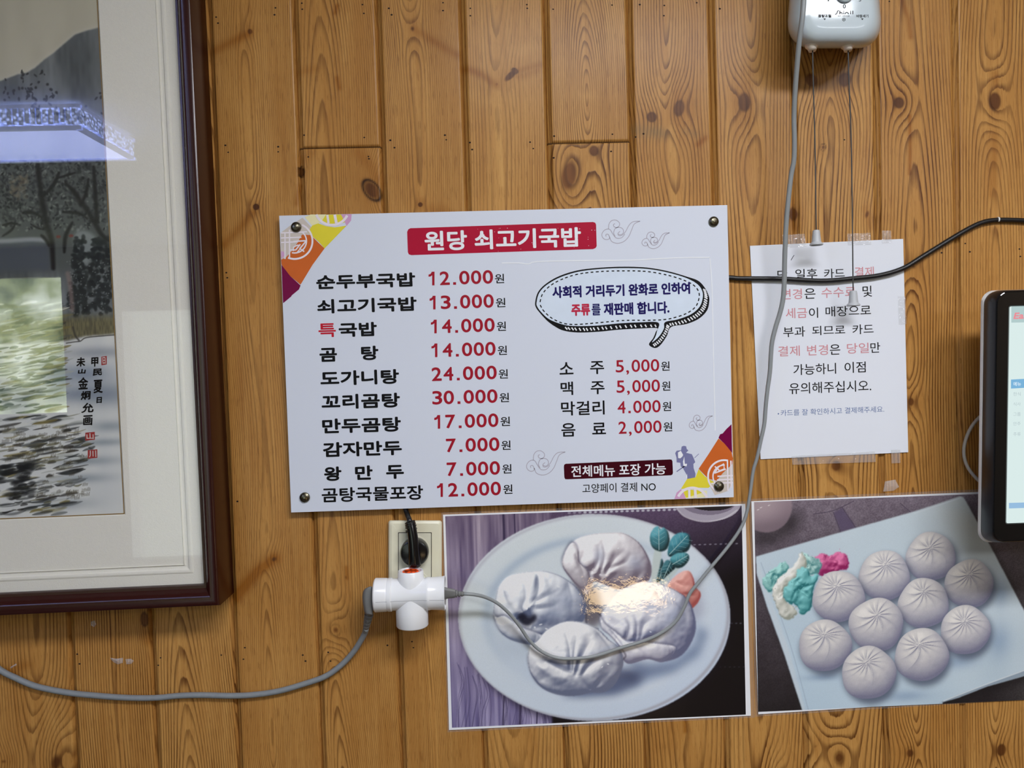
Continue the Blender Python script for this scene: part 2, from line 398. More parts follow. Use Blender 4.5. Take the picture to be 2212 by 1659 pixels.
def wall_fields(xs, zs, bi):
    """growth ring phase, knot mask, tone ... for one board on the grid xs, zs"""
    X, Z = np.meshgrid(xs, zs)
    rs = np.random.RandomState(900+bi)
    x0, x1 = EDGES[bi], EDGES[bi+1]
    k = bi-FIRST+1
    shape = X.shape
    zz = Z-CAMZ
    if k in CATH:
        px, py, st, sp = CATH[k]; xc, zc = wx(px, py)
    else:
        xc, zc, st, sp = (x0+x1)/2+rs.uniform(-.02, .02), CAMZ+rs.uniform(-.5, .5), rs.uniform(-.9, .9), rs.uniform(2.4, 4.2)
    sp *= 0.001
    wob = 0.0035*np.sin(zz*rs.uniform(5, 9)+rs.uniform(0, 6))+0.002*np.sin(zz*rs.uniform(13, 19)+rs.uniform(0, 6))
    u = X-xc-wob-0.004*np.sin(zz*2.3+rs.uniform(0, 6))
    if k == 7:
        joint = wx(1265, 308)[1]
        up = Z > joint
        d2 = ((Z-zc)*0.16)**2
        R = np.sqrt(u*u*1.15+d2+1e-7)
        u2 = X-wx(1245, 380)[0]-0.004*np.sin(zz*20)
        R = np.where(up, R, np.sqrt((u2+.012)**2+(0.03+(Z-joint)*0.05)**2)*1.05+0.07)
        sp_ = np.where(up, 0.0029, 0.0042)
    else:
        dep = np.maximum(0.004, 0.014+st*0.085*(Z-zc)*1.0+0.006*np.sin(zz*6.1+rs.uniform(0, 6)))
        if abs(st) > .25: dep = 0.004+np.abs(dep-0.004)
        R = np.sqrt(u*u+dep*dep)
        sp_ = sp
        if k == 4:
            joint = wx(730, 319)[1]
            R = np.where(Z > joint, R+0.013, R)
    knot = np.zeros(shape); rim = np.zeros(shape); dark = np.zeros(shape); light = np.zeros(shape)
    mm = 1/ (FOC/DIST)
    kns = [q for q in KNOTS if x0-.012 < wx(q[0], q[1])[0] < x1+.012]
    pts = [(wx(q[0], q[1]), q[2]*mm, q[3]*mm)+tuple(q[4:]) for q in kns]
    r2 = np.random.RandomState(50+bi)
    for z in np.arange(0.15, 2.45, 0.33):                # knots beyond the picture
        if abs(z-CAMZ) > 0.62 or k < -1 or k > 12:
            pts.append(((r2.uniform(x0+.02, x1-.02), z+r2.uniform(-.14, .14)), r2.uniform(.004, .009), r2.uniform(.005, .012), r2.uniform(-.5, .5), .9, 1.1, .2))
    jz = {7: wx(1265, 308)[1], 4: wx(730, 319)[1]}.get(k)
    for (cx, cz), ra, rb, lean, core, bump, rm in pts:
        dx, dz = X-cx, Z-cz
        if np.min(np.abs(dz)) > .2: continue
        c, s = math.cos(lean), math.sin(lean)
        a = dx*c+dz*s; b_ = -dx*s+dz*c
        q = np.sqrt((a/ra)**2+(b_/rb)**2)
        ok = np.ones(shape) if jz is None else ((Z > jz) == (cz > jz))
        wide = np.exp(-((dx/(2.3*ra+.003))**2+(dz/(3.6*rb+.006))**2))
        R = R+ok*bump*(ra+rb)*0.75*wide
        knot = np.maximum(knot, ok*np.clip(1.0-0.5*q, 0, 1)*min(1.0, core+.08) if core > .4 else 0*q)
        rim = np.maximum(rim, ok*rm*np.exp(-((q-1.0)/0.17)**2))
        dark = np.maximum(dark, ok*.30*core*np.exp(-(q/2.2)**2))
    def lay(lst, tgt):
        for pl, hw, am in lst:
            w = [wx(*p) for p in pl]
            if min(p[0] for p in w) > x1+.01 or max(p[0] for p in w) < x0-.01: continue
            if max(p[1] for p in w) < zs[0]-.05 or min(p[1] for p in w) > zs[-1]+.05: continue
            best = np.full(shape, 9.0)
            for (ax, az), (bx_, bz) in zip(w[:-1], w[1:]):
                vx, vz = bx_-ax, bz-az
                t = np.clip(((X-ax)*vx+(Z-az)*vz)/(vx*vx+vz*vz+1e-12), 0, 1)
                best = np.minimum(best, np.hypot(X-ax-t*vx, Z-az-t*vz))
            np.maximum(tgt, am*np.exp(-(best/(hw*mm))**2), out=tgt)
    lay(STREAK, dark); lay(LIGHTS_, light)
    stain = np.zeros(shape); lay(STAIN, stain)
    stain = stain*(0.5+vnoise(shape, max(3, int(shape[1]/6)), max(3, int(shape[0]/14)), 7+bi))*.8
    tn = rs.uniform(.50, .68)+0.24*(vnoise(shape, 5, 14, 70+bi)-.5)+0.12*(vnoise(shape, 22, 6, 170+bi)-.5)
    tone = np.clip(tn-dark*.85+light*.6, 0, 1)
    streng = np.clip({3: .5, 4: .5, 5: .55, 6: .45, 7: .78, 9: .7, 10: .9, 11: .85, 8: .72, 2: .75, 1: .85, 0: .75}.get(k, rs.uniform(.5, .95))*(0.8+0.5*vnoise(shape, 4, 10, 270+bi)), 0, 1.3)
    if k == 7: streng = np.where(Z > jz, streng, .95)
    return dict(ring=R/sp_, knot=knot, tone=tone, strength=streng, stain=stain, rim=rim)

def zaxis():
    lo, hi = CAMZ-0.62, CAMZ+0.60
    return np.concatenate([np.arange(0.0, lo, 0.02), np.arange(lo, hi, 0.0018), np.arange(hi, 2.449, 0.02), [2.45]])
ZS = np.unique(np.concatenate([zaxis()]+[[z_-.0005, z_, z_+.0005] for z_ in (wx(1265, 308)[1], wx(730, 319)[1])]))
co_l, q_l, at = [], [], {k: [] for k in ('ring', 'knot', 'tone', 'strength', 'stain', 'rim')}
base = 0
for bi in range(len(EDGES)-1):
    x0, x1 = EDGES[bi], EDGES[bi+1]
    fine = -0.86 < x0 < 0.86
    zs = ZS if fine else np.linspace(0, 2.45, 90)
    prof = [(0.0, .0075), (.0012, .0070), (.0014, .0042), (.0056, .0042), (.0060, .0012), (.0068, 0.0)]
    st = 0.0019 if fine else 0.02
    n = max(3, int((x1-x0-.0034-.0078)/st))
    prof += [(.0068+(x1-x0-.0034-.0068)*(i+1)/n, 0.0) for i in range(n)]
    prof += [(x1-x0-.0012, .0022), (x1-x0-.0010, .0060), (x1-x0, .0075)]
    xs = np.array([x0+p[0] for p in prof]); dep = np.array([p[1] for p in prof])
    f = wall_fields(xs, zs, bi)
    nx, nz = len(xs), len(zs)
    Y = np.broadcast_to(dep, (nz, nx)).copy()
    rim = f['rim']
    jz = {7: wx(1265, 308)[1], 4: wx(730, 319)[1]}.get(bi-FIRST+1)
    if jz is not None:                                    # butt joint between two lengths of board
        row = np.where(abs(zs-jz) < .0007)[0]; Y[row] = np.maximum(Y[row], .004); rim[row] = .85
    X, Z = np.meshgrid(xs, zs)
    co_l.append(np.stack([X, Y, Z], -1).reshape(-1, 3).astype(np.float32))
    i = (np.arange(nz-1)[:, None]*nx+np.arange(nx-1)[None, :]).ravel()+base
    q_l.append(np.stack([i, i+1, i+nx+1, i+nx], 1).astype(np.int32))
    for k_ in at: at[k_].append(np.broadcast_to(f[k_], (nz, nx)).astype(np.float32).ravel())
    base += nx*nz
# nail holes: small dark pits, sunk as little discs
HOLES = [(467, 37), (471, 50), (595, 17), (593, 32), (487, 314), (493, 329), (601, 317), (601, 328), (652, 7), (653, 20), (783, 10), (786, 29), (840, 18), (846, 32), (957, 6), (957, 23), (657, 292), (787, 297), (666, 339), (796, 338), (797, 343), (843, 303), (852, 319), (961, 292), (964, 302),
 (1016, 18), (1016, 34), (1138, 10), (1139, 18), (1195, 20), (1322, 11), (1015, 308), (1020, 323), (1145, 307), (1152, 321), (1197, 294), (1323, 290), (1320, 327), (1196, 341), (1382, 10), (1434, 34), (1435, 12), (1390, 289), (1373, 296), (1505, 6), (1555, 19),
 (167, 1413), (172, 1434), (347, 1421), (342, 1437), (478, 1415), (529, 1399), (526, 1424), (654, 1415), (660, 1428), (709, 1409), (714, 1428), (489, 589), (491, 600), (513, 1083), (890, 1386), (893, 1399), (837, 1394), (2085, 526), (2095, 544), (2202, 538), (2204, 554), (2034, 546), (1921, 3), (1824, 302)]
mv, mf = [], []
for hx, hy in HOLES:
    p = P(hx, hy); r = 0.0011+0.0004*((hx*7+hy) % 5)/5
    mv0 = base+len(mv)
    n6 = 7
    mv += [(p.x+r*math.cos(2*PI*i/n6)*1.1, -0.00012, p.z+r*math.sin(2*PI*i/n6)*.85) for i in range(n6)]
    mf.append([mv0+i for i in range(n6)])
me = bpy.data.meshes.new('wall_back')
co = np.concatenate(co_l+[np.array(mv, np.float32)])
qs = np.concatenate(q_l)
loops = np.concatenate([qs.ravel(), np.array(mf, np.int32).ravel()])
ls = np.concatenate([np.arange(len(qs))*4, len(qs)*4+np.arange(len(mf))*7]).astype(np.int32)
me.vertices.add(len(co)); me.vertices.foreach_set('co', co.ravel())
me.loops.add(len(loops)); me.loops.foreach_set('vertex_index', loops.astype(np.int32))
me.polygons.add(len(ls)); me.polygons.foreach_set('loop_start', ls)
me.materials.append(WOOD); me.materials.append(HOLE)
me.polygons.foreach_set('material_index', np.concatenate([np.zeros(len(qs), np.int32), np.ones(len(mf), np.int32)]))
me.update(calc_edges=True)
for k_, v in at.items():
    t = me.attributes.new(k_, 'FLOAT', 'POINT')
    t.data.foreach_set('value', np.concatenate(v+[np.zeros(len(mv), np.float32)]))
wall = bpy.data.objects.new('wall_back', me); COL.objects.link(wall)
props(wall, 'knotty pine tongue-and-groove wall of upright honey-coloured boards', kind='structure')
WALLX0, WALLX1 = EDGES[0], EDGES[-1]

# ------------------------------------------------------------------ the rest of the room
PLASTER = mat('tan_wall_panel', (136, 116, 92), 0.8, var=.03, scale=8)
CEIL = mat('white_ceiling_paper', (228, 228, 224), 0.85, var=.02, scale=6)
FLOORM = mat('brown_vinyl_floor', (74, 60, 48), 0.35, var=.15, scale=9)
def slab(name, lo, hi, m):
    b = MB(); b.box(lo, hi); o = b.build(name, m); props(o, kind='structure'); return o
RX0, RX1, RY = -4.2, 3.0, -5.0
slab('floor', (RX0, RY, -0.05), (RX1, 0.0, 0.0), FLOORM)
slab('ceiling', (RX0, RY, 2.45), (RX1, 0.0, 2.5), CEIL)
slab('wall_left', (RX0-.05, RY, 0), (RX0, 0, 2.45), PLASTER)
slab('wall_right', (RX1, RY, 0), (RX1+.05, 0, 2.45), PLASTER)
# street side: one wall with two openings
WX0, WX1, WZ0, WZ1 = -4.0, -3.14, 1.15, 2.28
DX0, DX1, DZ1 = -2.74, -0.86, 2.0
b = MB(); y0, y1 = RY-.08, RY
for lo, hi in (((RX0, 0), (WX0, 2.45)), ((WX0, 0), (WX1, WZ0)), ((WX0, WZ1), (WX1, 2.45)), ((WX1, 0), (DX0, 2.45)), ((DX0, DZ1), (DX1, 2.45)), ((DX1, 0), (RX1, 2.45))):
    b.box((lo[0], y0, lo[1]), (hi[0], y1, hi[1]))
o = b.build('wall_front', PLASTER); props(o, kind='structure')
FRAMEM = mat('brown_window_frame', (110, 88, 64), .4)
GLASS = clear_mat('window_glass')
FROST = bpy.data.materials.new('frosted_glass'); FROST.use_nodes = True
_n, _l = FROST.node_tree.nodes, FROST.node_tree.links; _n.remove(_n['Principled BSDF'])
_t = _n.new('ShaderNodeBsdfTranslucent'); _d = _n.new('ShaderNodeBsdfDiffuse'); _m = _n.new('ShaderNodeMixShader'); _v = _n.new('ShaderNodeTexNoise'); _v.inputs['Scale'].default_value = 3.0
_c = _n.new('ShaderNodeMix'); _c.data_type = 'RGBA'; _c.inputs[6].default_value = (.40, .43, .45, 1); _c.inputs[7].default_value = (.44, .46, .48, 1)
_l.new(_v.outputs['Fac'], _c.inputs[0]); _l.new(_c.outputs[2], _t.inputs[0]); _l.new(_c.outputs[2], _d.inputs[0]); _m.inputs[0].default_value = .35
_l.new(_t.outputs[0], _m.inputs[1]); _l.new(_d.outputs[0], _m.inputs[2]); _l.new(_m.outputs[0], _n['Material Output'].inputs['Surface'])
def window(name, x0, x1, z0, z1, rail):
    b = MB()
    for lo, hi in (((x0, z0), (x0+.05, z1)), ((x1-.05, z0), (x1, z1)), ((x0, z0), (x1, z0+.05)), ((x0, z1-.05), (x1, z1))):
        b.box((lo[0], RY-.06, lo[1]), (hi[0], RY+.01, hi[1]))
    if rail: b.box(((x0+x1)/2-.02, RY-.05, z0), ((x0+x1)/2+.02, RY, z1))
    o = b.build(name, FRAMEM); props(o, kind='structure')
    g = MB(); g.box((x0+.04, RY-.035, z0+.04), (x1-.04, RY-.03, z1-.04)); p = g.build('pane', FROST if rail else GLASS, o)
window('window_1', WX0, WX1, WZ0, WZ1, False)
window('window_2', DX0, DX1, 0.0, DZ1, True)

# square crystal ceiling lamp, seen only as a reflection in the picture glass
t = thing('ceiling_lamp', 'square crystal-edged ceiling lamp mirrored in the glass of the picture', 'lamp', (-2.1, -2.03, 2.45))
LW = mat('lamp_housing', (220, 225, 235), .4)
LD = mat('lamp_diffuser', (190, 205, 245), .4, emit=(178, 192, 255), estr=10.0, var=.1)
LC = mat('lamp_crystal_band', (200, 215, 250), .15, emit=(172, 190, 255), estr=5, sparkle=75)
x0, x1, yA, yB, zt, zb = -2.75, -1.40, -2.23, -1.82, 2.45, 2.352
b = MB(); b.box((x0+.03, yA+.03, zb+.015), (x1-.03, yB-.03, zt)); b.build('housing', LW, t)
b = MB(); b.box((x0+.012, yA+.012, zb+.004), (x1-.012, yB-.012, zb+.014)); b.build('diffuser', LD, t)
rr = random.Random(4)
b = MB()
for (ax, ay, bx_, by_) in ((x0, yB, x1, yB), (x0, yA, x1, yA), (x1, yA, x1, yB), (x0, yA, x0, yB)):
    n = int(math.hypot(bx_-ax, by_-ay)/.02)
    for i in range(n):
        f0 = (i+.5)/n; cx, cy = ax+(bx_-ax)*f0, ay+(by_-ay)*f0
        w = .0085
        b.box((cx-w, cy-w, zb+.012+rr.random()*.012), (cx+w, cy+w, zb+.072))
b.build('crystal_band', LC, t)
b = MB()
for z0_, z1_ in ((zb-.002, zb+.010), (zb+.072, zb+.084)):
    for lo, hi in (((x0-.01, yB-.008), (x1+.01, yB+.012)), ((x0-.01, yA-.012), (x1+.01, yA+.008)), ((x0-.01, yA), (x0+.01, yB)), ((x1-.01, yA), (x1+.01, yB))):
        b.box((lo[0], lo[1], z0_), (hi[0], hi[1], z1_))
b.build('rim', mat('lamp_rim', (215, 222, 245), .25, emit=(170, 185, 255), estr=2.5), t)
# ------------------------------------------------------------------ lettering and flat print shapes
_tc = bpy.data.curves.new('tmp_text', 'FONT'); _to = bpy.data.objects.new('tmp_text', _tc); COL.objects.link(_to)
_tc.resolution_u = 6
_cache = {}
def glyphs(s, bold=0.0, shear=0.0, spacing=1.0):
    k = (s, bold, shear, spacing)
    if k in _cache: return _cache[k]
    _tc.body = s; _tc.offset = bold; _tc.shear = shear; _tc.space_character = spacing
    dg = bpy.context.evaluated_depsgraph_get(); dg.update()
    m = _to.evaluated_get(dg).to_mesh()
    v = np.array([tuple(q.co) for q in m.vertices]); f = [tuple(p.vertices) for p in m.polygons]
    _to.evaluated_get(dg).to_mesh_clear()
    lo, hi = v.min(0), v.max(0)
    v = (v-lo)/np.maximum(hi-lo, 1e-6)
    _cache[k] = (v, f)
    return _cache[k]

STRIKE = [(math.cos(PI*k/4), math.sin(PI*k/4)) for k in range(8)]
def text(mb, s, x0, x1, yc, h, d, bold=0.0, slope=-0.03, shear=0.0, spacing=1.0):
    """ink box from pixel x0 to x1, centre height yc at the left end, ink height h pixels, on the plane d;
    bold: stroke swell in pixels, made by overlapping strikes so that corners come out round"""
    v, f = glyphs(s, 0.0, shear, spacing)
    A = P(x0, yc, d); B = P(x1, yc+slope*(x1-x0), d)
    px = (P(x0, yc-h/2, d)-P(x0, yc+h/2, d)).length/h
    ux = B-A; n = ux.normalized(); up = Vector((-n.z, 0, n.x)); r = bold*px
    ux = n*(ux.length-2*r); uz = up*(h*px-2*r)
    o = A+n*r-uz*0.5
    for k, (cx, cz) in enumerate(STRIKE if bold > 0 else [(0, 0)]):
        o2 = o+n*(cx*r)+up*(cz*r)+Vector((0, -.000012*k, 0))
        mb.add([o2+ux*q[0]+uz*q[1] for q in v], f)

def area2(pts):
    return sum(pts[i].x*pts[(i+1) % len(pts)].z-pts[(i+1) % len(pts)].x*pts[i].z for i in range(len(pts)))

def flat(mb, px, d, smooth=0, thick=0.0):
    """filled outline given in pixels, lying on the plane d"""
    if smooth: px = [tuple(p) for p in catmull(px, smooth, True)]
    w = [P(x, y, d) for x, y in px]
    if area2(w) < 0: w.reverse()
    if thick: mb.prism(w, (0, thick, 0)); return
    mb.add(w, [tuple(range(len(w)))])

def ribbon(mb, px, wpx, d, closed=False, smooth=6, taper=False):
    """line of a given pixel width lying on the plane d"""
    q = catmull(px, smooth, closed) if smooth else [np.array(p, float) for p in px]
    n = len(q); L, R = [], []
    for i in range(n):
        a = q[(i-1) % n] if closed else q[max(i-1, 0)]; c = q[(i+1) % n] if closed else q[min(i+1, n-1)]
        t = c-a; t = t/(np.linalg.norm(t)+1e-9); nn = np.array([-t[1], t[0]])
        w = wpx/2*(min(1.0, .25+1.5*min(i, n-1-i)/n) if taper else 1)
        L.append(P(*(q[i]+nn*w), d)); R.append(P(*(q[i]-nn*w), d))
    v = L+R; m = n if closed else n-1
    f = []
    for i in range(m):
        j = (i+1) % n
        f.append((i, j, n+j, n+i))
    mb.add(v, f)

def circ(x, y, rx, ry=None, n=24, a0=0, a1=2*PI):
    ry = ry or rx
    return [(x+rx*math.cos(a0+(a1-a0)*i/n), y+ry*math.sin(a0+(a1-a0)*i/n)) for i in range(n if a1-a0 > 6.2 else n+1)]

def cr(ox, oy, sc):
    """coordinates read in an enlarged crop back to picture pixels"""
    return lambda *pts: [(ox+x/sc, oy+y/sc) for x, y in pts]

# ------------------------------------------------------------------ menu board
MD = 0.0116
c1 = cr(590, 430, 4.0963); c2 = cr(1100, 430, 4.424); c3 = cr(590, 760, 4.0963); c4 = cr(1100, 760, 4.424)
INK = mat('black_print', (9, 9, 12), .5, spec=.15)
RED = mat('crimson_print', (160, 22, 42), .5, spec=.2)
WHITE = mat('white_print', (236, 238, 242), .3)
BANNER = mat('banner_red_print', (176, 26, 56), .3)
MAROON = mat('dark_maroon_print', (62, 6, 22), .3)
NAVY = mat('navy_print', (22, 12, 88), .5, spec=.2)
GREYL = mat('pale_grey_line_print', (176, 172, 184), .35)
MENU = mat('white_menu_sheet', (214, 220, 232), .45, spec=.3, var=.015, scale=5, bump=.04, bscale=14)
EDGE = mat('foam_board_edge', (214, 214, 210), .7)
menu = thing('menu_board', 'large white printed price board fixed with four metal caps on the pine wall', 'menu board', P(1106, 1090, .005))
b = MB(); b.prism([P(629, 1107, MD), P(1585, 1074, MD), P(1571, 443, MD), P(603, 466, MD)], (0, .0042, 0)); b.build('panel', MENU, menu)
for x, y in ((650, 490), (1530, 470), (670, 1070), (1545, 1045)):    # spacers behind the board
    p = P(x, y, .0074); b = MB(); b.lathe((p.x, -.0074, p.z), (0, 1, 0), [(0, .008), (.0074, .008)], 16); b.build('spacer', EDGE, menu)

e_ = 0.00012
ban = MB(); flat(ban, catmull(c1((1215, 258)), 1) and c1((1215, 258), (1196, 268), (1186, 290), (1192, 470), (1200, 488), (1222, 496))+c2((800, 478), (825, 468), (836, 450), (830, 245), (822, 226), (800, 219)), MD+e_)
banner = ban.build('title_banner', BANNER, menu)
t = MB(); text(t, '원당 쇠고기국밥', 917, 1255, 521, 43, MD+2*e_, bold=1.35, slope=-.0275)
rr = random.Random(8)
for i in range(34):
    x = rr.uniform(1015, 1285); y = 518-(x-1100)*.03+rr.uniform(-26, 26); flat(t, circ(x, y, rr.uniform(.4, .9), n=6), MD+2*e_)
t.build('title_lettering', WHITE, banner)

t = MB()
B0 = 1.25
for s, x0, x1, y, h in (('순두부국밥', 683, 897, 610, 31), ('쇠고기국밥', 685, 900, 662.5, 31), ('국밥', 731.6, 814, 713, 31), ('곰', 690, 728, 767, 30), ('탕', 780, 817.5, 763, 31),
        ('도가니탕', 692, 862, 818, 32), ('꼬리곰탕', 694.5, 864, 869, 32), ('만두곰탕', 696, 866, 921, 32), ('감자만두', 697.5, 868, 972, 32),
        ('왕', 700, 737.7, 1024, 31), ('만', 767, 805, 1021.5, 31), ('두', 834, 872.5, 1020, 30), ('곰탕국물포장', 695, 914, 1070, 31.5)):
    text(t, s, x0, x1, y, h, MD+e_, bold=B0*(.66 if len(s) > 5 else 1))
t.build('dish_name_lettering', INK, menu)
t = MB(); text(t, '특', 688, 725.5, 714, 30, MD+e_, bold=.7); props(t.build('red_dish_lettering', mat('bright_red_print', (190, 24, 44), .35), menu), 'red first syllable of the third dish')

ONE = [(.52, 1), (1, 1), (1, 0), (.60, 0), (.60, .74), (.36, .66), (0, .64), (0, .80), (.30, .84), (.46, .92)]
def price(t, s, x0, x1, yc, h, slope=-.03, bold=.8):
    """digits set one by one in fixed cells, counted from the right end"""
    w = {'1': .44, '.': .215, ',': .25}
    lay, x = [], 0.0
    pitch = h*.865
    for ch in reversed(s):
        ww = h*(w.get(ch, .76 if ch == '0' else .73))
        if ch in '.,': lay.append((ch, x+h*.125, ww)); x += h*.60
        else: lay.append((ch, x+(h*.25 if ch == '1' else 0), ww)); x += pitch
    tot = lay[-1][1]+lay[-1][2]; k = (x1-x0)/tot
    for ch, off, ww in lay:
        b1 = x1-off*k; a1 = b1-ww*k; y = yc+slope*(a1-x0)
        if ch == '1':
            A = P(a1, y+h/2, MD+e_); B = P(b1, y+h/2+slope*(b1-a1), MD+e_); C = P(a1, y-h/2, MD+e_)
            pts = [A+(B-A)*u+(C-A)*v for u, v in ONE]; pts.reverse()
            t.add(pts if area2(pts) > 0 else pts[::-1], [tuple(range(len(pts)))])
        elif ch == '.': flat(t, [(a1, y+h/2-h*.19), (b1, y+h/2-h*.19), (b1, y+h/2), (a1, y+h/2)], MD+e_)
        elif ch == ',': text(t, ',', a1, b1, y+h/2+h*.02, h*.36, MD+e_, bold=.3)
        else: text(t, ch, a1, b1, y, h, MD+e_, bold=bold)
t = MB()
for s, x0, x1, y in (('12.000', 925.7, 1065, 602), ('13.000', 928, 1066.5, 654), ('14.000', 930.6, 1068.5, 705.6), ('14.000', 932, 1070.5, 757), ('24.000', 932.5, 1073, 808.5),
        ('30.000', 933.7, 1074.6, 859.5), ('17.000', 938, 1076.6, 911.6), ('7.000', 963.5, 1078.8, 962.6), ('7.000', 965, 1080, 1014), ('12.000', 944, 1082, 1059)):
    price(t, s, x0, x1, y, 29.5)
t.build('dish_price_lettering', RED, menu)
t = MB()
for s, x0, x1, y in (('5,000', 1330, 1424, 791.5), ('5,000', 1331.7, 1425.5, 835.5), ('4.000', 1334, 1427, 880), ('2,000', 1336, 1429, 924)):
    price(t, s, x0, x1, y, 26.5, bold=.4)
t.build('drink_price_lettering', RED, menu)
t = MB()
for x0, x1, y in ((1069, 1089, 602), (1071, 1091.7, 654), (1073, 1093, 705), (1075, 1095, 757), (1077, 1097, 808), (1079, 1099.5, 859), (1081, 1101.5, 910.5), (1083, 1103, 962), (1085, 1105, 1013), (1087, 1107, 1057)):
    text(t, '원', x0, x1, y, 20, MD+e_, bold=.25)
t.build('dish_currency_lettering', INK, menu)
t = MB()
for x0, x1, y in ((1428, 1446.5, 791), (1429.6, 1448, 834), (1431, 1449.7, 878), (1433, 1452, 922)): text(t, '원', x0, x1, y, 20, MD+e_, bold=.25)
t.build('drink_currency_lettering', INK, menu)
t = MB()
for s, x0, x1, y, h in (('소', 1208.5, 1238.6, 796, 26.5), ('주', 1274.7, 1305, 794.5, 28), ('맥', 1211, 1238, 839.5, 29), ('주', 1276, 1306, 838, 28), ('막걸리', 1212, 1306, 883, 30.5), ('음', 1212.6, 1243, 929, 29), ('료', 1279, 1309, 926, 25)):
    text(t, s, x0, x1, y, h, MD+e_, bold=.5)
t.build('drink_name_lettering', INK, menu)
# speech bubble
bub = MB()
outer = [(248, 985), (275, 890), (350, 810), (480, 735), (660, 680), (880, 655), (1100, 646), (1320, 655), (1520, 690), (1700, 742), (1805, 780), (1868, 845), (1905, 920), (1912, 975), (1890, 1065), (1810, 1145), (1690, 1195), (1548, 1222), (1505, 1310), (1445, 1395), (1392, 1424), (1335, 1390), (1375, 1330), (1400, 1270), (1410, 1233), (1250, 1237), (1050, 1248), (850, 1268), (650, 1275), (520, 1257), (440, 1220), (365, 1165), (295, 1090), (255, 1035)]
flat(bub, c2(*outer), MD+e_, 5)
bubble = bub.build('speech_bubble', INK, menu)
inner = [(262, 985), (288, 895), (360, 820), (488, 748), (665, 694), (882, 668), (1100, 660), (1320, 668), (1515, 702), (1690, 754), (1800, 815), (1846, 885), (1846, 960), (1815, 1035), (1735, 1102), (1610, 1150), (1490, 1176), (1478, 1240), (1430, 1315), (1365, 1370), (1395, 1320), (1412, 1265), (1424, 1180), (1250, 1178), (1050, 1188), (850, 1208), (650, 1214), (525, 1202), (388, 1152), (310, 1085), (268, 1028)]
t = MB(); flat(t, c2(*inner), MD+2*e_, 5); t.mi = 1
dash = [tuple(p) for p in catmull([(295, 985), (320, 905), (390, 830), (505, 766), (670, 715), (885, 692), (1100, 686), (1310, 692), (1500, 724), (1660, 772), (1765, 825), (1812, 890), (1812, 955), (1780, 1030), (1700, 1090), (1590, 1130), (1480, 1152), (1330, 1158), (1100, 1160), (850, 1182), (650, 1198), (520, 1188), (410, 1140), (335, 1075), (300, 1020)], 60, True)]
acc, on = 0.0, []
for i in range(len(dash)):
    a, c = dash[i], dash[(i+1) % len(dash)]
    if acc % 50 < 30: on.append(a)
    elif on:
        if len(on) > 1: ribbon(t, c2(*on), 2.4, MD+3*e_, smooth=0)
        on = []
    acc += math.hypot(c[0]-a[0], c[1]-a[1])
t.build('bubble_face', [mat('pale_blue_print', (216, 228, 242), .25), INK], bubble)
t = MB()
def hatch(a, c, n):
    a = catmull(a, 20); c = catmull(c, 20)
    for i in range(n):
        f = (i+.5)/n; p = a[int(f*(len(a)-1))]; q = c[int(max(0, min(1, f))*(len(c)-1))]
        m0, m1 = p*.76+q*.24, p*.24+q*.76
        ribbon(t, c2(tuple(m0), tuple(m1)), 2.8, MD+3*e_, smooth=0)
hatch([(520, 1212), (700, 1220), (900, 1208), (1150, 1190), (1400, 1190)], [(560, 1258), (730, 1272), (930, 1258), (1180, 1240), (1425, 1232)], 22)
hatch([(1520, 1178), (1650, 1145), (1770, 1085), (1835, 1005), (1852, 910), (1840, 850)], [(1545, 1222), (1690, 1195), (1820, 1135), (1890, 1050), (1908, 950), (1885, 870)], 24)
hatch([(1492, 1190), (1470, 1260), (1420, 1330), (1362, 1380)], [(1545, 1225), (1515, 1295), (1460, 1375), (1395, 1420)], 12)
t.build('bubble_hatching', WHITE, bubble)
t = MB(); text(t, '사회적 거리두기 완화로 인하여', 1193, 1490.6, 631.5, 26, MD+3*e_, bold=1.05, slope=-.032); text(t, '를', 1278, 1297.5, 669, 25, MD+3*e_, bold=.55); text(t, '재판매 합니다.', 1304, 1446, 668, 27, MD+3*e_, bold=1.0)
t.build('bubble_lettering', NAVY, bubble)
t = MB(); text(t, '주류', 1234, 1275, 670, 25.5, MD+3*e_, bold=1.05); props(t.build('red_bubble_lettering', mat('rose_red_print', (190, 40, 70), .35), bubble), 'red first word of the second bubble line')
# takeout banner and line under it
t = MB(); flat(t, c4((540, 1070), (525, 1080), (522, 1100), (527, 1200), (535, 1217), (555, 1218), (1545, 1180), (1560, 1172), (1565, 1155), (1560, 1045), (1552, 1030), (1535, 1028)), MD+e_)
tb = t.build('takeaway_banner', MAROON, menu)
t = MB(); text(t, '전체메뉴 포장 가능', 1234, 1438.4, 1018.5, 25, MD+2*e_, bold=.45); t.build('takeaway_lettering', WHITE, tb)
t = MB(); text(t, '고양페이 결제 NO', 1258, 1416.5, 1055.5, 20, MD+e_, bold=.12); t.build('payment_lettering', INK, menu)
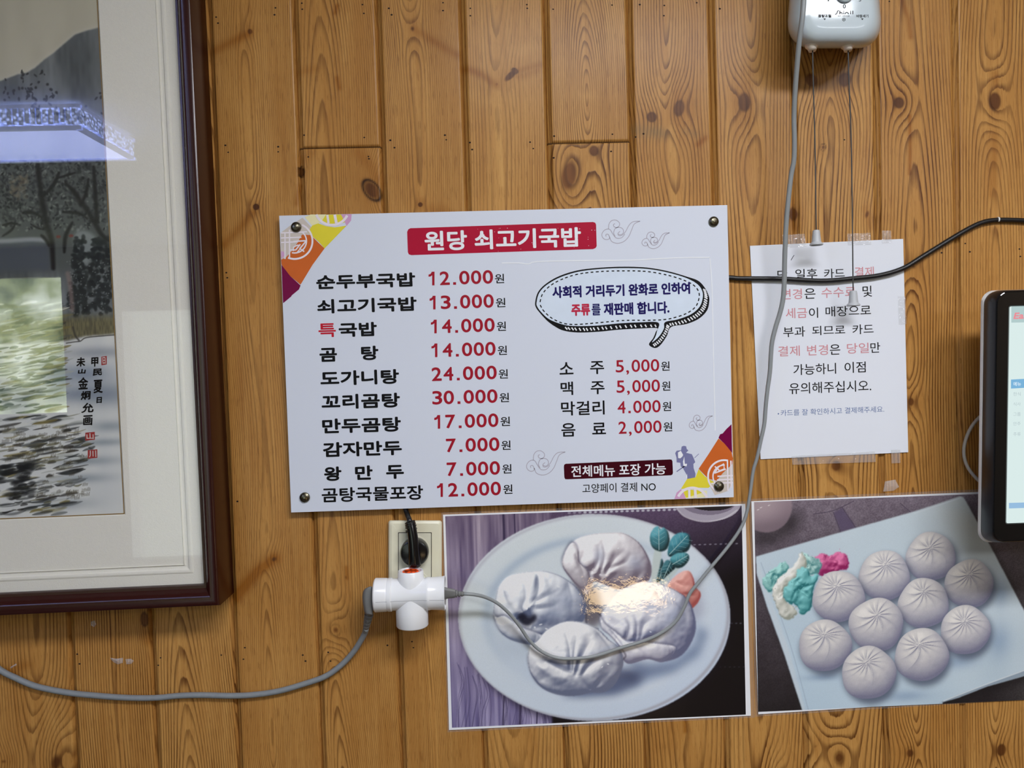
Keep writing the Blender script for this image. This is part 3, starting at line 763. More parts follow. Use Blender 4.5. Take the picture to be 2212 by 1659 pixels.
# cloud scrolls
SCR = [[(535, 957), (470, 962), (430, 995), (395, 1060), (362, 1096), (330, 1100), (322, 1078), (342, 1058)],
       [(535, 957), (480, 985), (455, 1040), (425, 1110), (380, 1158), (320, 1178), (262, 1160), (240, 1115), (225, 1088), (205, 1090), (206, 1110)],
       [(240, 1112), (234, 1135), (200, 1140), (172, 1118), (166, 1085), (185, 1052), (215, 1036), (245, 1042), (270, 1082), (305, 1125), (355, 1122), (388, 1085)],
       [(230, 1035), (235, 985), (260, 952), (300, 946), (333, 970), (335, 1000), (310, 1020), (285, 1012), (277, 992), (292, 982)],
       [(295, 1110), (280, 1075), (295, 1030), (335, 1018), (368, 1035), (374, 1070), (350, 1092), (325, 1085)]]
for conv, bx in ((c4, (165, 945, 540, 1180)), (c2, (885, 200, 1255, 425)), (c2, (1268, 315), ), (c4, (1720, 605))):
    if len(bx) == 2: bx = bx+((bx[0]+267, bx[1]+160) if conv is c2 else (bx[0]+226, bx[1]+152))
    t = MB(); k = (bx[2]-bx[0])/375; k2 = (bx[3]-bx[1])/235
    for s_ in SCR:
        ribbon(t, conv(*[(bx[0]+(x-165)*k, bx[1]+(y-945)*k2) for x, y in s_]), 1.5, MD+e_)
    t.build('cloud_scroll', GREYL, menu)
# folded colour patches in two corners
YEL = mat('yellow_print', (226, 212, 62), .3); ORA = mat('orange_print', (204, 102, 44), .3); MAG = mat('magenta_print', (116, 8, 66), .3)
PNK = mat('mauve_print', (208, 160, 198), .3); BEI = mat('beige_print', (206, 196, 186), .3); PAL = mat('pale_yellow_print', (236, 230, 180), .3); LAV = mat('lavender_white_print', (234, 226, 232), .3)
def corner(name, conv, pats, ring, lines, arcs):
    t = MB()
    mats = [YEL, ORA, MAG, PNK, BEI, PAL, LAV]
    for lay, (mi, pts) in enumerate(pats):
        t.mi = mi; flat(t, conv(*pts), MD+e_*(1+.2*lay))
    t.mi = 6
    for k_, (cx, cy, r, w, a0, a1) in enumerate(arcs): ribbon(t, conv(*circ(cx, cy, r, n=26, a0=a0, a1=a1)), w, MD+e_*(2.6+.12*k_), smooth=0)
    for k_, (l_, w) in enumerate(lines): ribbon(t, conv(*l_), w, MD+e_*(3.2+.12*k_), smooth=0)
    t.build(name, mats, menu)
corner('corner_pattern', c1,
 [(4, [(66, 300), (150, 235), (260, 165), (340, 250), (345, 330), (250, 400), (120, 530), (70, 530)]), (5, [(280, 160), (330, 137), (470, 136), (440, 200), (345, 235)]),
  (0, [(345, 235), (400, 215), (470, 240), (545, 250), (650, 235), (455, 437), (400, 375), (335, 322), (310, 290)]), (0, [(430, 195), (468, 138), (602, 136), (640, 205), (560, 225), (470, 215)]),
  (3, [(600, 136), (695, 134), (690, 190), (650, 238), (628, 190)]), (1, [(110, 520), (190, 430), (255, 315), (330, 318), (455, 437), (350, 580), (243, 757), (150, 680), (74, 580), (70, 535)]),
  (2, [(74, 582), (150, 680), (243, 765), (228, 800), (165, 852), (160, 862), (88, 922)]), (3, [(70, 462), (95, 465), (102, 500), (72, 530)])], None,
 [([(70, 345), (250, 338)], 3), ([(70, 385), (220, 378)], 3), ([(70, 300), (300, 290)], 3), ([(105, 300), (105, 530)], 3), ([(145, 270), (145, 525)], 3), ([(145, 452), (200, 450), (240, 400)], 3),
  ([(180, 375), (295, 368)], 3), ([(295, 368), (235, 440)], 3), ([(180, 460), (180, 425), (225, 405)], 2.6), ([(215, 470), (240, 440), (275, 465)], 3), ([(480, 140), (490, 215)], 5), ([(545, 138), (560, 215)], 6)],
 [(190, 372, 158, 4, -1.15, 1.95), (190, 372, 105, 3, -.9, 1.8), (520, 80, 150, 5.5, .45, 2.75)])
corner('corner_pattern', c4,
 [(4, [(2135, 1060), (2135, 1240), (2090, 1330), (1965, 1370), (1900, 1250), (1990, 1180), (2080, 1080)]), (5, [(1890, 1390), (1660, 1402), (1690, 1345), (1890, 1325)]),
  (0, [(1810, 1122), (1870, 1190), (1960, 1248), (1905, 1300), (1830, 1298), (1720, 1300), (1640, 1312), (1700, 1215), (1780, 1200)]), (0, [(1660, 1335), (1720, 1318), (1850, 1322), (1870, 1340), (1690, 1395)]),
  (3, [(1640, 1312), (1665, 1340), (1690, 1404), (1578, 1406), (1600, 1345)]), (1, [(2000, 828), (2060, 880), (2125, 960), (2138, 1020), (2130, 1075), (2040, 1160), (1985, 1230), (1905, 1215), (1810, 1118), (1900, 985)]),
  (2, [(2124, 692), (2078, 735), (2040, 780), (2015, 788), (2000, 822), (2060, 880), (2130, 965)])], None,
 [([(1985, 1225), (2136, 1216)], 3), ([(1930, 1258), (2136, 1250)], 3), ([(1990, 1190), (2136, 1182)], 3), ([(2085, 1030), (2090, 1330)], 3), ([(2118, 1040), (2122, 1300)], 3), ([(1960, 1160), (2070, 1120)], 3),
  ([(1960, 1160), (2000, 1100), (2050, 1070), (2055, 1120), (2000, 1140)], 3), ([(1965, 1095), (2005, 1130)], 3), ([(1720, 1310), (1722, 1400)], 5), ([(1775, 1305), (1782, 1398)], 6)],
 [(2055, 1190, 155, 4, 1.9, 4.9), (2055, 1190, 108, 3, 2.2, 4.75), (1750, 1450, 150, 5.5, 3.6, 5.9)])
# travelling figure printed beside the take-away banner
t = MB(); fg = mat('slate_violet_print', (122, 124, 164), .3)
for k_, pts in enumerate(([(1648, 905), (1668, 898), (1690, 902), (1697, 930), (1712, 940), (1700, 955), (1690, 965), (1745, 978), (1765, 1020), (1778, 1055), (1760, 1072), (1762, 1110), (1780, 1165), (1776, 1214), (1702, 1216), (1698, 1180), (1660, 1110), (1640, 1095), (1635, 1060), (1600, 1056), (1598, 1010), (1586, 968), (1600, 945), (1642, 940)],)):
    flat(t, c4(*pts), MD+e_)
ribbon(t, c4((1812, 975), (1770, 1015)), 1.2, MD+e_, smooth=0); ribbon(t, c4((1700, 1075), (1600, 1145)), 2.2, MD+e_, smooth=0)
man = t.build('figure_print', fg, menu)
t = MB(); flat(t, c4((1612, 962), (1640, 945), (1662, 985), (1655, 1000), (1635, 1018), (1615, 1015)), MD+2*e_); flat(t, c4((1672, 1000), (1678, 1070), (1700, 1070), (1695, 1095), (1665, 1090), (1660, 1050)), MD+2*e_)
flat(t, c4((1700, 1165), (1690, 1205), (1702, 1205)), MD+2*e_); t.build('figure_highlight', WHITE, man)
# film patches stuck over the board
SEAM = mat('film_edge', (240, 244, 248), .15, bump=.3, bscale=60)
t = MB(); ribbon(t, [(1084, 568), (1120, 568), (1142, 570), (1160, 565), (1250, 563), (1360, 562), (1460, 557), (1533, 556)], 2.4, MD+.0002, smooth=3)
ribbon(t, [(1533, 556), (1538, 620), (1541, 760), (1545, 930)], 1.8, MD+.0002, smooth=3); t.build('film_seam', SEAM, menu)
# four metal caps
CAP = mat('aged_nickel_cap', (112, 108, 92), .3, metal=1.0)
for x, y in ((639, 490), (1542.6, 478), (657.6, 1075), (1554, 1051)):
    p = P(x, y, MD+.003); t = MB()
    t.lathe((p.x, -MD, p.z), (0, -1, 0), [(0, .0066), (.0015, .0068), (.0025, .0062), (.0040, .0040), (.0048, .0012)], 20)
    t.build('metal_cap', CAP, menu, smooth=False)

# ------------------------------------------------------------------ notice sheet
ND = 0.0016
n1 = cr(1600, 460, 2.962)
PAPER = mat('white_copy_paper', (224, 228, 236), .75, var=.01, scale=12)
notice = thing('paper_notice', 'white sheet of printed Korean card payment notice taped to the pine wall', 'notice', P(1790, 980, .001))
q = [P(1643, 992, ND), P(1962, 977, ND), P(1951, 516, ND), P(1620, 531, ND)]
b = MB(); b.prism(q, (0, .0004, 0)); b.build('sheet', PAPER, notice)
TI = mat('black_toner', (22, 21, 25), .7, spec=.2); TR = mat('faded_red_ink', (206, 140, 148), .7); TB = mat('blue_grey_ink', (88, 112, 160), .7)
T = {}
NM = {'k': ('black_lettering', TI), 'r': ('red_lettering', TR), 'b': ('blue_lettering', TB)}
def nt(k, s, x0, x1, y, h=66, bold=.12):
    (a, yy), (c, _) = n1((x0, y), (x1, y)); T[k] = MB(); text(T[k], s, a, c, yy, h/2.962, ND+e_, bold=bold, slope=-.038)
    if k != 'b': T[k].build(*NM[k], notice)
for a in (('k', '당', 235, 298, 399), ('k', '일후', 350, 490, 393), ('k', '카드', 533, 665, 388, 60), ('r', '결제', 730, 852, 380), ('r', '변경', 262, 392, 522), ('k', '은', 408, 478, 517), ('r', '수수료', 517, 735, 512), ('k', '및', 780, 840, 502, 70),
          ('r', '세금', 288, 425, 643), ('k', '이', 437, 495, 640), ('k', '매장으로', 543, 833, 632), ('k', '부과', 272, 412, 763), ('k', '되므로', 457, 668, 754, 60), ('k', '카드', 715, 850, 746, 62),
          ('r', '결제', 240, 378, 886), ('r', '변경', 425, 558, 880), ('k', '은', 570, 637, 875), ('r', '당일', 680, 820, 868), ('k', '만', 830, 892, 862), ('k', '가능하니', 337, 610, 1004, 70), ('k', '이점', 665, 800, 990, 70), ('k', '유의해주십시오.', 310, 835, 1124, 72)): nt(*a)
nt('b', '카드를 잘 확인하시고 결제해주세요.', 256, 918, 1280, 40, 0)
(bx_, by_), = n1((241, 1285)); flat(T['b'], circ(bx_, by_, 1.6, n=10), ND+e_)
T['k'] = MB(); ribbon(T['k'], n1((342, 270), (332, 285), (322, 303)), 1.3, ND+e_)
T['k'].build('pen_mark', TI, notice); T['b'].build(*NM['b'], notice)
TAPE = clear_mat('clear_tape', rough=.08, bump=.8, bscale=160, haze=.10)
def tape(name, pts, d, parent, th=.00018):
    t = MB(); flat(t, pts, d, thick=th); return t.build(name, TAPE, parent)
for pts in ([(1690, 508), (1738, 505), (1742, 532), (1692, 536)], [(1830, 505), (1880, 503), (1882, 528), (1832, 530)], [(1905, 498), (1925, 498), (1926, 524), (1906, 525)],
            [(1710, 985), (1890, 975), (1892, 998), (1712, 1004)], [(1925, 972), (1945, 971), (1945, 1000), (1926, 1001)], [(1940, 640), (1956, 640), (1958, 700), (1942, 702)]):
    tape('clear_tape', pts, ND+.0008, notice)
# ------------------------------------------------------------------ framed ink painting (its lower right corner is in view)
FD = .058
OB = P(474, 1309, FD); up_ = (P(410, 0, FD)-OB).normalized(); E2 = Vector((up_.x, 0, up_.z)); E1 = Vector((up_.z, 0, -up_.x))
FW_, FH_ = 1.06, 0.98
def F(a, b_, d): q = OB+E1*a+E2*b_; return Vector((q.x, -d, q.z))
def FI(v): w = v-OB; return (w.dot(E1), w.dot(E2))
pic = thing('framed_painting', 'framed ink landscape painting behind glass, dark red-brown frame and cream mat', 'picture', F(-FW_/2, 0, .0))
DKW = mat('dark_mahogany_lacquer', (46, 12, 10), .26, spec=.5, var=.12, scale=30)
MATB = mat('cream_linen_mat', (234, 231, 219), .9, var=.05, scale=420, bump=.14, bscale=900)
def frame_loop(mb, prof):
    """prof: (inset, depth) swept around the picture rectangle with mitred corners"""
    R = []
    for ins, d in prof:
        R.append([F(-ins, ins, d), F(-ins, FH_-ins, d), F(-FW_+ins, FH_-ins, d), F(-FW_+ins, ins, d)])
    mb.rings(R, False, False)
m_ = MB(); frame_loop(m_, [(.0005, .0005), (0, .002), (0, .0545), (.0008, .0568), (.0030, .0580), (.0075, .0580), (.0110, .0570), (.0140, .0545), (.0165, .0510), (.0185, .0475), (.0200, .0455), (.0228, .0445), (.0236, .0430), (.0236, .0300)])
fr_ = m_.build('frame', DKW, pic)
bm = bmesh.new(); bm.from_mesh(fr_.data); bmesh.ops.recalc_face_normals(bm, faces=bm.faces); bm.to_mesh(fr_.data); bm.free()
fr_.data.polygons.foreach_set('use_smooth', [True]*len(fr_.data.polygons)); fr_.data.set_sharp_from_angle(angle=.5)
pa, pb = FI(P(270, 1110, .033))
mr_, mbm = -pa, pb                                   # mat width at the right and at the bottom
m_ = MB()
pr = []
for t_, d in ((.0, .0360), (.15, .0360), (.155, .0366), (.175, .0370), (.20, .0366), (.215, .0350), (.24, .0345), (.262, .0350), (.268, .0362), (.275, .0350), (.285, .0350), (.985, .0350), (1.0, .0335)):
    ir = .0236+(mr_-.0236)*t_; ib = .0236+(mbm-.0236)*t_
    pr.append([F(-ir, ib, d), F(-ir, FH_-ib, d), F(-FW_+ir, FH_-ib, d), F(-FW_+ir, ib, d)])
m_.rings(pr, False, False); mt_ = m_.build('mat', MATB, pic)
m_ = MB(); r0 = .0008
m_.rings([[F(-mr_-q, mbm+q, d), F(-mr_-q, FH_-mbm-q, d), F(-FW_+mr_+q, FH_-mbm-q, d), F(-FW_+mr_+q, mbm+q, d)] for q, d in ((0, .0341), (.0011, .0341), (.0011, .0331))], False, False)
m_.build('gilt_edge', mat('gilt_line', (150, 118, 62), .45, metal=.3), mt_)
m_ = MB(); m_.prism([F(-.0225, .0225, .0440), F(-.0225, FH_-.0225, .0440), F(-FW_+.0225, FH_-.0225, .0440), F(-FW_+.0225, .0225, .0440)][::-1], (0, .002, 0))
m_.build('glass_pane', clear_mat('picture_glass', rough=0.0), pic)
m_ = MB(); m_.prism([F(-.01, .01, .0300), F(-.01, FH_-.01, .0300), F(-FW_+.01, FH_-.01, .0300), F(-FW_+.01, .01, .0300)][::-1], (0, .029, 0))
m_.build('backing_board', mat('brown_backing', (120, 96, 70), .9), pic)

# ------------------------------------------------------------------ cables (drawn before the plugs that carry them)
def path(pts):
    return [P(*p) for p in pts]
GREY = mat('grey_pvc_cable', (142, 147, 148), .42, var=.05, scale=25)
GREYD = mat('scuffed_grey_cable', (128, 134, 138), .5, var=.16, scale=120)
BLK = mat('black_rubber_cable', (20, 20, 22), .38)
PLUGB = mat('glossy_black_plug', (12, 12, 14), .22)
PLUGG = mat('grey_moulded_plug', (112, 113, 112), .5, var=.08, scale=90)

# ------------------------------------------------------------------ wall outlet
IV = mat('ivory_plastic', (226, 222, 196), .3, spec=.5)
IVI = mat('ivory_insert', (218, 216, 196), .35)
DK = mat('dark_gap', (48, 44, 36), .8)
out = thing('wall_outlet', 'cream two-gang wall outlet plate under the price board', 'outlet', P(896, 1312, 0))
def rrect(x0, x1, y0, y1, r, n=6):
    pts = []
    for cx, cy, a in ((x1-r, y0+r, -PI/2), (x1-r, y1-r, 0), (x0+r, y1-r, PI/2), (x0+r, y0+r, PI)):
        pts += [(cx+r*math.cos(a+PI/2*i/n), cy+r*math.sin(a+PI/2*i/n)) for i in range(n+1)]
    return pts                       # pixel y downwards: clockwise on screen
def loft_px(mb, levels, cap0=False, cap1=True):
    """levels: (x0, x1, y0, y1, corner, depth) rounded rectangles in pixels at their own depth, wall side first"""
    mb.rings([[P(x, y, d) for x, y in rrect(a, b_, c, e2, r)] for a, b_, c, e2, r, d in levels], cap0, cap1)
b = MB(); loft_px(b, [(839, 954, 1124, 1314, 6, .0003), (839, 954.5, 1124, 1314, 6, .006), (841, 953, 1126, 1312, 6, .0085), (846, 948, 1131, 1307, 5, .0100), (859, 933, 1149, 1290, 2, .0102)], False, True)
plate = b.build('cover_plate', IV, out); plate.data.polygons.foreach_set('use_smooth', [True]*len(plate.data.polygons)); plate.data.set_sharp_from_angle(angle=.35)
b = MB(); flat(b, rrect(860, 932.5, 1150, 1289, 1), .0104); ins = b.build('insert_gap', DK, out)
b = MB(); loft_px(b, [(861.5, 931, 1151.5, 1287.5, 1, .0090), (861.5, 931, 1151.5, 1287.5, 1, .0113)], False, True); b.build('socket_insert', IVI, out)
for cy in (1190, 1264):
    c_ = P(896.5, cy, .0114); b = MB(); b.lathe((c_.x, -.0113, c_.z), (0, -1, 0), [(0, .0200), (.0009, .0200), (.0010, .0186), (.0002, .0180)], 36); b.build('socket_ring', IVI, out)

# ------------------------------------------------------------------ black right-angle plug and the cable that leaves behind the board
bp_ = thing('black_power_plug', 'round black right-angle plug in the upper socket, its cord going up behind the price board', 'plug', P(896.5, 1221, .012))
c_ = P(896.5, 1190, .0125); b = MB(); cc = (c_.x, -.0125, c_.z)
b.lathe(cc, (0, -1, 0), [(0, .0180), (.004, .0186), (.0095, .0186), (.0125, .0172), (.0135, .0150), (.0138, .001)], 40)
o = b.build('plug_disc', PLUGB, bp_, smooth=True); o.data.set_sharp_from_angle(angle=.6)
b = MB(); b.rings([[P(x, y, d) for x, y, d in ((894-w, y_+sl, .020), (894-w*.8, y_+sl, .0345), (894+w*.8, y_-sl, .0345), (894+w, y_-sl, .020))] for y_, w, sl in ((1221, 10, 0), (1200, 10.5, 0), (1175, 10.5, 0), (1160, 10, 0))]) if False else None
b = MB(); b.tube(path([(896, 1222, .029), (895, 1200, .030), (893, 1170, .030), (889, 1140, .028), (886, 1126, .026)]), lambda f: .0082-.0024*f, 16, .003); b.build('elbow_body', PLUGB, bp_, smooth=True)
b = MB()
for f_, y_ in ((0, 1127), (1, 1131.5), (2, 1136), (3, 1143)):
    q0 = P(885.5+f_*.9, y_, .0262); q1 = P(886.1+f_*.9, y_+2.2, .0262); b.lathe(q0, q1-q0, [(0, .0068+.0003*f_), ((q1-q0).length, .0070+.0003*f_)], 16)
b.build('strain_relief', BLK, bp_, smooth=False)
b = MB(); b.tube(path([(886, 1128, .0262), (882.5, 1118, .0175), (878.5, 1108, .0065), (874, 1092, .0037), (862, 1040, .0037), (900, 900, .0036), (1100, 700, .0036), (1400, 612, .0036), (1560, 600.5, .0036), (1592, 601.5, .0037), (1640, 602, .0050), (1690, 602.5, .0056), (1745, 606, .0056), (1790, 606.5, .0056), (1840, 602, .0056), (1900, 595, .0056), (1950, 580, .006), (1990, 556, .006), (2040, 525, .0055), (2080, 501, .005), (2115, 483, .004), (2145, 476, .0036), (2185, 475.5, .0036), (2230, 478, .0036), (2320, 486, .0036)]), .0033, 12, .006)
b.build('cord', BLK, bp_, smooth=True)
q0, q1 = P(2154, 474.5, .0037), P(2157, 474.6, .0037); b = MB(); b.lathe(q0, q1-q0, [(0, .0036), ((q1-q0).length, .0036)], 14); b.build('white_cable_mark', mat('white_tape_mark', (220, 222, 220), .5), bp_)

# ------------------------------------------------------------------ white three-way adapter
AD = .044
WP = mat('white_glossy_plastic', (238, 240, 242), .22, spec=.5, var=.01)
ada = thing('plug_adapter', 'white cross-shaped three-way plug adapter with cords in both arms', 'adapter', P(890, 1357, AD))
A0, A1 = P(809, 1285.5, AD), P(961, 1281, AD)
ax = A1-A0; L_ = ax.length; R0 = .0216
prof = [(0, R0*.93), (.0015, R0*1.0), (L_*.17, R0*.98), (L_*.185, R0*.955), (L_*.205, R0*.985), (L_*.245, R0*.985), (L_*.26, R0*.93), (L_*.73, R0*.92), (L_*.745, R0*.97), (L_*.785, R0*.97), (L_*.80, R0*.945), (L_*.97, R0*.985), (L_, R0*1.02), (L_+.0005, R0*.95), (L_-.010, R0*.9)]
b = MB(); b.lathe(A0, ax, prof, 48); o = b.build('barrel', WP, ada, smooth=True); o.data.set_sharp_from_angle(angle=.7)
b = MB(); gap = [A0+ax*(i/20)+Vector((0, 0, 0)) for i in range(21)]
rib = []
for i in range(21):
    h_, r_ = i/20*L_, 0
    rr_ = np.interp(h_, [p[0] for p in prof[:13]], [p[1] for p in prof[:13]])+.00012
    c0_ = A0+ax*(i/20); an = .12
    rib.append([c0_+Vector((0, -rr_*math.cos(an+k_), -rr_*math.sin(an+k_))) for k_ in (0, .022)])
b.rings(rib, False, False, closed=False); b.build('mould_seam', mat('seam_shadow_grey', (170, 172, 176), .6), ada)
T0, T1 = P(888, 1283, AD), P(887, 1232, AD); hx = T1-T0
b = MB(); b.lathe(T0, hx, [(0, .0170), (hx.length*.5, .0168), (hx.length*.97, .0163), (hx.length, .0155), (hx.length+.0001, .0138), (hx.length-.001, .0130), (hx.length-.004, .0128)], 40)
o = b.build('neck', WP, ada, smooth=True); o.data.set_sharp_from_angle(angle=.7)
b = MB(); b.lathe(T0+hx*.93, hx, [(0, .0105), (hx.length*.05, .0105), (hx.length*.068, .0085)], 28)
b.build('neon_lens', mat('glowing_orange_lens', (96, 24, 10), .1, emit=(255, 90, 26), estr=.35, sparkle=160), ada, smooth=True)
T0, T1 = P(889, 1283, AD), P(891, 1352, AD); hx = T1-T0
b = MB(); b.lathe(T0, hx, [(0, .0192), (hx.length*.25, .0204), (hx.length*.5, .0208), (hx.length*.96, .0206), (hx.length*.99, .0198), (hx.length, .018), (hx.length-.012, .017)], 44)
o = b.build('lower_socket', WP, ada, smooth=True); o.data.set_sharp_from_angle(angle=.8)
b = MB(); p = P(896, 1266, .011); b.lathe((p.x, -.0114, p.z), (0, -1, 0), [(0, .0175), (.022, .0175)], 32); b.build('plug_base', WP, ada)
# printed rating block: tiny lettering is unreadable in the photo, left as the smooth shell

# ------------------------------------------------------------------ grey cord drooping to the lower left
gl = thing('grey_power_cord', 'scuffed thick grey power cord drooping left below the picture from the adapter', 'cord', P(797, 1325, .03))
b = MB()
b.rings([[P(x+dx, y+dy, AD+dd) for dx, dy, dd in ((-w, sk, -.010), (-w, sk, .008), (-w*.6, sk, .012), (w*.6, -sk, .012), (w, -sk, .008), (w, -sk, -.010))] for x, y, w, sk in ((797, 1268, 7, 2), (795, 1275, 10.5, 1), (794, 1290, 11.5, 0), (795, 1306, 11, -1), (796, 1320, 9.5, -1.5), (797, 1328, 8.5, -1))])
o = b.build('plug_body', PLUGG, gl); bevel(o, .0018, 2, .5)
b = MB(); b.rings([[P(x, y, AD+d) for x, y, d in ((803, 1270, .009), (803, 1270, -.010), (803, 1304, -.011), (803, 1304, .010))], [P(x, y, AD+d) for x, y, d in ((808.4, 1268, .010), (808.4, 1268, -.011), (808.4, 1305, -.012), (808.4, 1305, .011))]]); b.build('plug_face', PLUGG, gl)
b = MB()
for i in range(5):
    y_ = 1327+i*7.2; x_ = 797-i*1.5; q0, q1 = P(x_, y_, AD-.004-i*.004), P(x_-1.0, y_+4.9, AD-.006-i*.004); r_ = .0058-.00045*i
    b.lathe(q0, q1-q0, [(0, r_*.9), (.0006, r_), ((q1-q0).length-.0006, r_), ((q1-q0).length, r_*.9)], 14)
q = path([(797, 1322, AD), (792, 1350, AD-.016), (789, 1364, .020)]); b.tube(q, .0040, 12, .003)
b.build('strain_relief', PLUGG, gl, smooth=False)
b = MB(); b.tube(path([(791, 1356, .025), (788, 1368, .018), (777, 1388, .012), (763, 1409, .008), (738, 1436, .0056), (703, 1461, .005), (652, 1479, .005), (602, 1493, .005), (552, 1500.5, .005), (502, 1503, .005), (435, 1501.5, .005), (385, 1503, .005), (345, 1507, .005), (301, 1508, .005), (251, 1506, .005), (201, 1502, .005), (151, 1497, .005), (100, 1488, .005), (67, 1479, .005), (33, 1464, .005), (0, 1447, .005), (-60, 1402, .005), (-170, 1392, .005), (-300, 1380, .005)]), .00385, 14, .006)
b.build('cord', GREYD, gl, smooth=True)

# ------------------------------------------------------------------ thin grey cord of the fan, from the right arm up past the notice
fc = thing('grey_fan_cord', 'thin grey cord looping from the adapter across the dumpling poster to the fan box', 'cord', P(985, 1290, .035))
b = MB(); b.rings([[P(x, y+h, AD+dd) for h, dd in ((-hh, -.004), (-hh, .004), (-hh*.5, .006), (hh*.5, .006), (hh, .004), (hh, -.004))] for x, y, hh in ((952, 1281.5, 14), (962, 1281.5, 13), (968, 1281.5, 11.5), (980, 1282, 10), (984, 1282, 8.5))])
bevel(b.build('plug_body', PLUGG, fc), .0008, 2, .5)
b = MB()
for i in range(3):
    q0, q1 = P(984+i*6, 1282.2+i*.3, AD), P(988.4+i*6, 1282.4+i*.3, AD); r_ = .0048-.0007*i
    b.lathe(q0, q1-q0, [(0, r_*.9), (.0005, r_), ((q1-q0).length-.0005, r_), ((q1-q0).length, r_*.9)], 14)
q0, q1 = P(978, 1282, AD), P(1002, 1283, AD); b.lathe(q0, q1-q0, [(0, .003), ((q1-q0).length, .0028)], 12)
b.build('strain_relief', PLUGG, fc)
b = MB(); b.tube(path([(1000, 1282.5, AD), (1029, 1285, .040), (1054, 1292, .032), (1079, 1306, .026), (1104.5, 1330, .020), (1123.5, 1354, .016), (1142.5, 1382, .012), (1168, 1406, .010), (1199, 1420, .009), (1231, 1423, .009), (1282, 1418, .009), (1336, 1401, .009), (1389, 1385, .010), (1427, 1368, .011), (1459, 1343, .011), (1478, 1311, .012), (1490, 1282, .012), (1510, 1257, .012), (1541, 1219, .012), (1570, 1184, .012), (1597, 1146, .012), (1611, 1115, .012), (1619, 1075, .013), (1627, 1017, .014), (1635, 990, .015), (1644, 949, .016), (1651, 916, .017), (1654, 879, .018), (1658, 841, .019), (1663, 804, .020), (1665, 771, .021), (1667.5, 740, .022), (1675, 708, .023), (1684, 679, .024), (1691, 649, .026), (1694, 612, .028), (1695, 561, .031), (1697, 510, .035), (1699, 473, .038), (1703, 430, .042), (1709, 378, .046), (1715, 345, .050), (1716, 300, .055), (1715, 255, .060), (1717, 205, .068), (1721, 150, .078), (1727, 84, .090), (1733, 40, .096), (1736, 0, .097), (1739, -60, .097), (1741, -150, .094)]), lambda f: .0023+.0009*min(1, max(0, (f-.45)/.2)), 12, .006)
b.build('cord', GREY, fc, smooth=True)

# ------------------------------------------------------------------ fan switch box
WB = mat('white_fan_plastic', (200, 213, 219), .14, spec=.5, var=.01)
fan = thing('fan_switch_box', 'white rounded pull-cord switch box of a wall fan at the top of the wall', 'fan switch', P(1800, 105, .0))
def shell(x0, x1, yb, d, rb, n=14):
    """U-shaped outline open towards the top, corner radius rb, in pixels at depth d"""
    pts = []
    for cx, a0 in ((x1-rb, 0), (x0+rb, PI/2)):
        for i in range(n+1):
            a = a0+PI/2*i/n
            ca, sa = math.cos(a), math.sin(a)
            pw = .82
            pts.append((cx+rb*math.copysign(abs(ca)**pw, ca), yb-rb+rb*math.copysign(abs(sa)**pw, sa)))
    pts += [(x0+20, -200), (x1-20, -200)]
    return [P(x, y, d) for x, y in pts]
b = MB(); b.rings([shell(*a) for a in ((1712, 1893, 98, .001, 55), (1703, 1900, 103, .020, 58), (1701, 1902, 105, .040, 60), (1703, 1903, 104, .055, 62), (1708, 1901, 100, .066, 62), (1717, 1897, 93, .075, 58), (1728, 1891, 83, .081, 52), (1741, 1884, 70, .0845, 44), (1752, 1876, 58, .0855, 36))], True, True)
o = b.build('housing', WB, fan); bm = bmesh.new(); bm.from_mesh(o.data); bmesh.ops.recalc_face_normals(bm, faces=bm.faces); bm.to_mesh(o.data); bm.free()
o.data.polygons.foreach_set('use_smooth', [True]*len(o.data.polygons)); o.data.set_sharp_from_angle(angle=.7)
NZ = mat('cream_nozzle', (238, 228, 214), .45)
CORDM = mat('dark_grey_pull_string', (74, 74, 74), .7); BELL = mat('light_grey_bell', (186, 190, 194), .4)
for nx_, xa, yb_, x2, d0, d1 in ((1754, 1757, 497, 1763, .064, .034), (1831, 1837, 628, 1843, .064, .030)):
    q0, q1 = P(nx_, 98, d0), P(nx_+1, 111, d0)
    b = MB(); b.lathe(q0, q1-q0, [(-.004, .0085), (0, .0086), (.0015, .0082), (.004, .0058), ((q1-q0).length, .0044), ((q1-q0).length-.001, .0030)], 24); b.build('cord_nozzle', NZ, fan, smooth=True)
    b = MB(); b.tube(path([(nx_+1, 100, d0), (nx_+2.5, 170, d0-.002), ((nx_+x2)/2+2, 320, (d0+d1)/2), (x2, yb_+8, d1)]), .00085, 8, .02)
    pcd = b.build('pull_cord', CORDM, fan, smooth=True)
    q0, q1 = P(x2, yb_, d1), P(x2+.5, yb_+33, d1); h_ = (q1-q0).length
    b = MB(); b.lathe(q0, q1-q0, [(0, .0030), (.0005, .0044), (h_*.15, .0048), (h_*.62, .0056), (h_*.80, .0062), (h_*.88, .0082), (h_*.97, .0086), (h_, .0080), (h_-.002, .006)], 28)
    o = b.build('cord_bell', BELL, pcd, smooth=True); o.data.set_sharp_from_angle(angle=.7)
t = MB(); f1 = cr(1640, 0, 6.9125); FDP = .0857
for s, x0, x1, y, h, bd in (('0', 1250, 1293, 93, 62, .1), ('풍량조절', 880, 1075, 238, 46, .25), ('SIF-18WJR', 1172, 1355, 242, 24, 0), ('바람세기', 1452, 1630, 240, 46, .1), ('1', 1024, 1042, -4, 46, 0), ('3', 1490, 1522, -6, 52, 0)):
    (a, yy), (c, _) = f1((x0, y), (x1, y)); text(t, s, a, c, yy, h/6.9125, FDP, bold=bd, slope=-.005)
for x in (978, 1540): flat(t, f1((x-20, 276), (x+20, 276), (x, 300)), FDP)
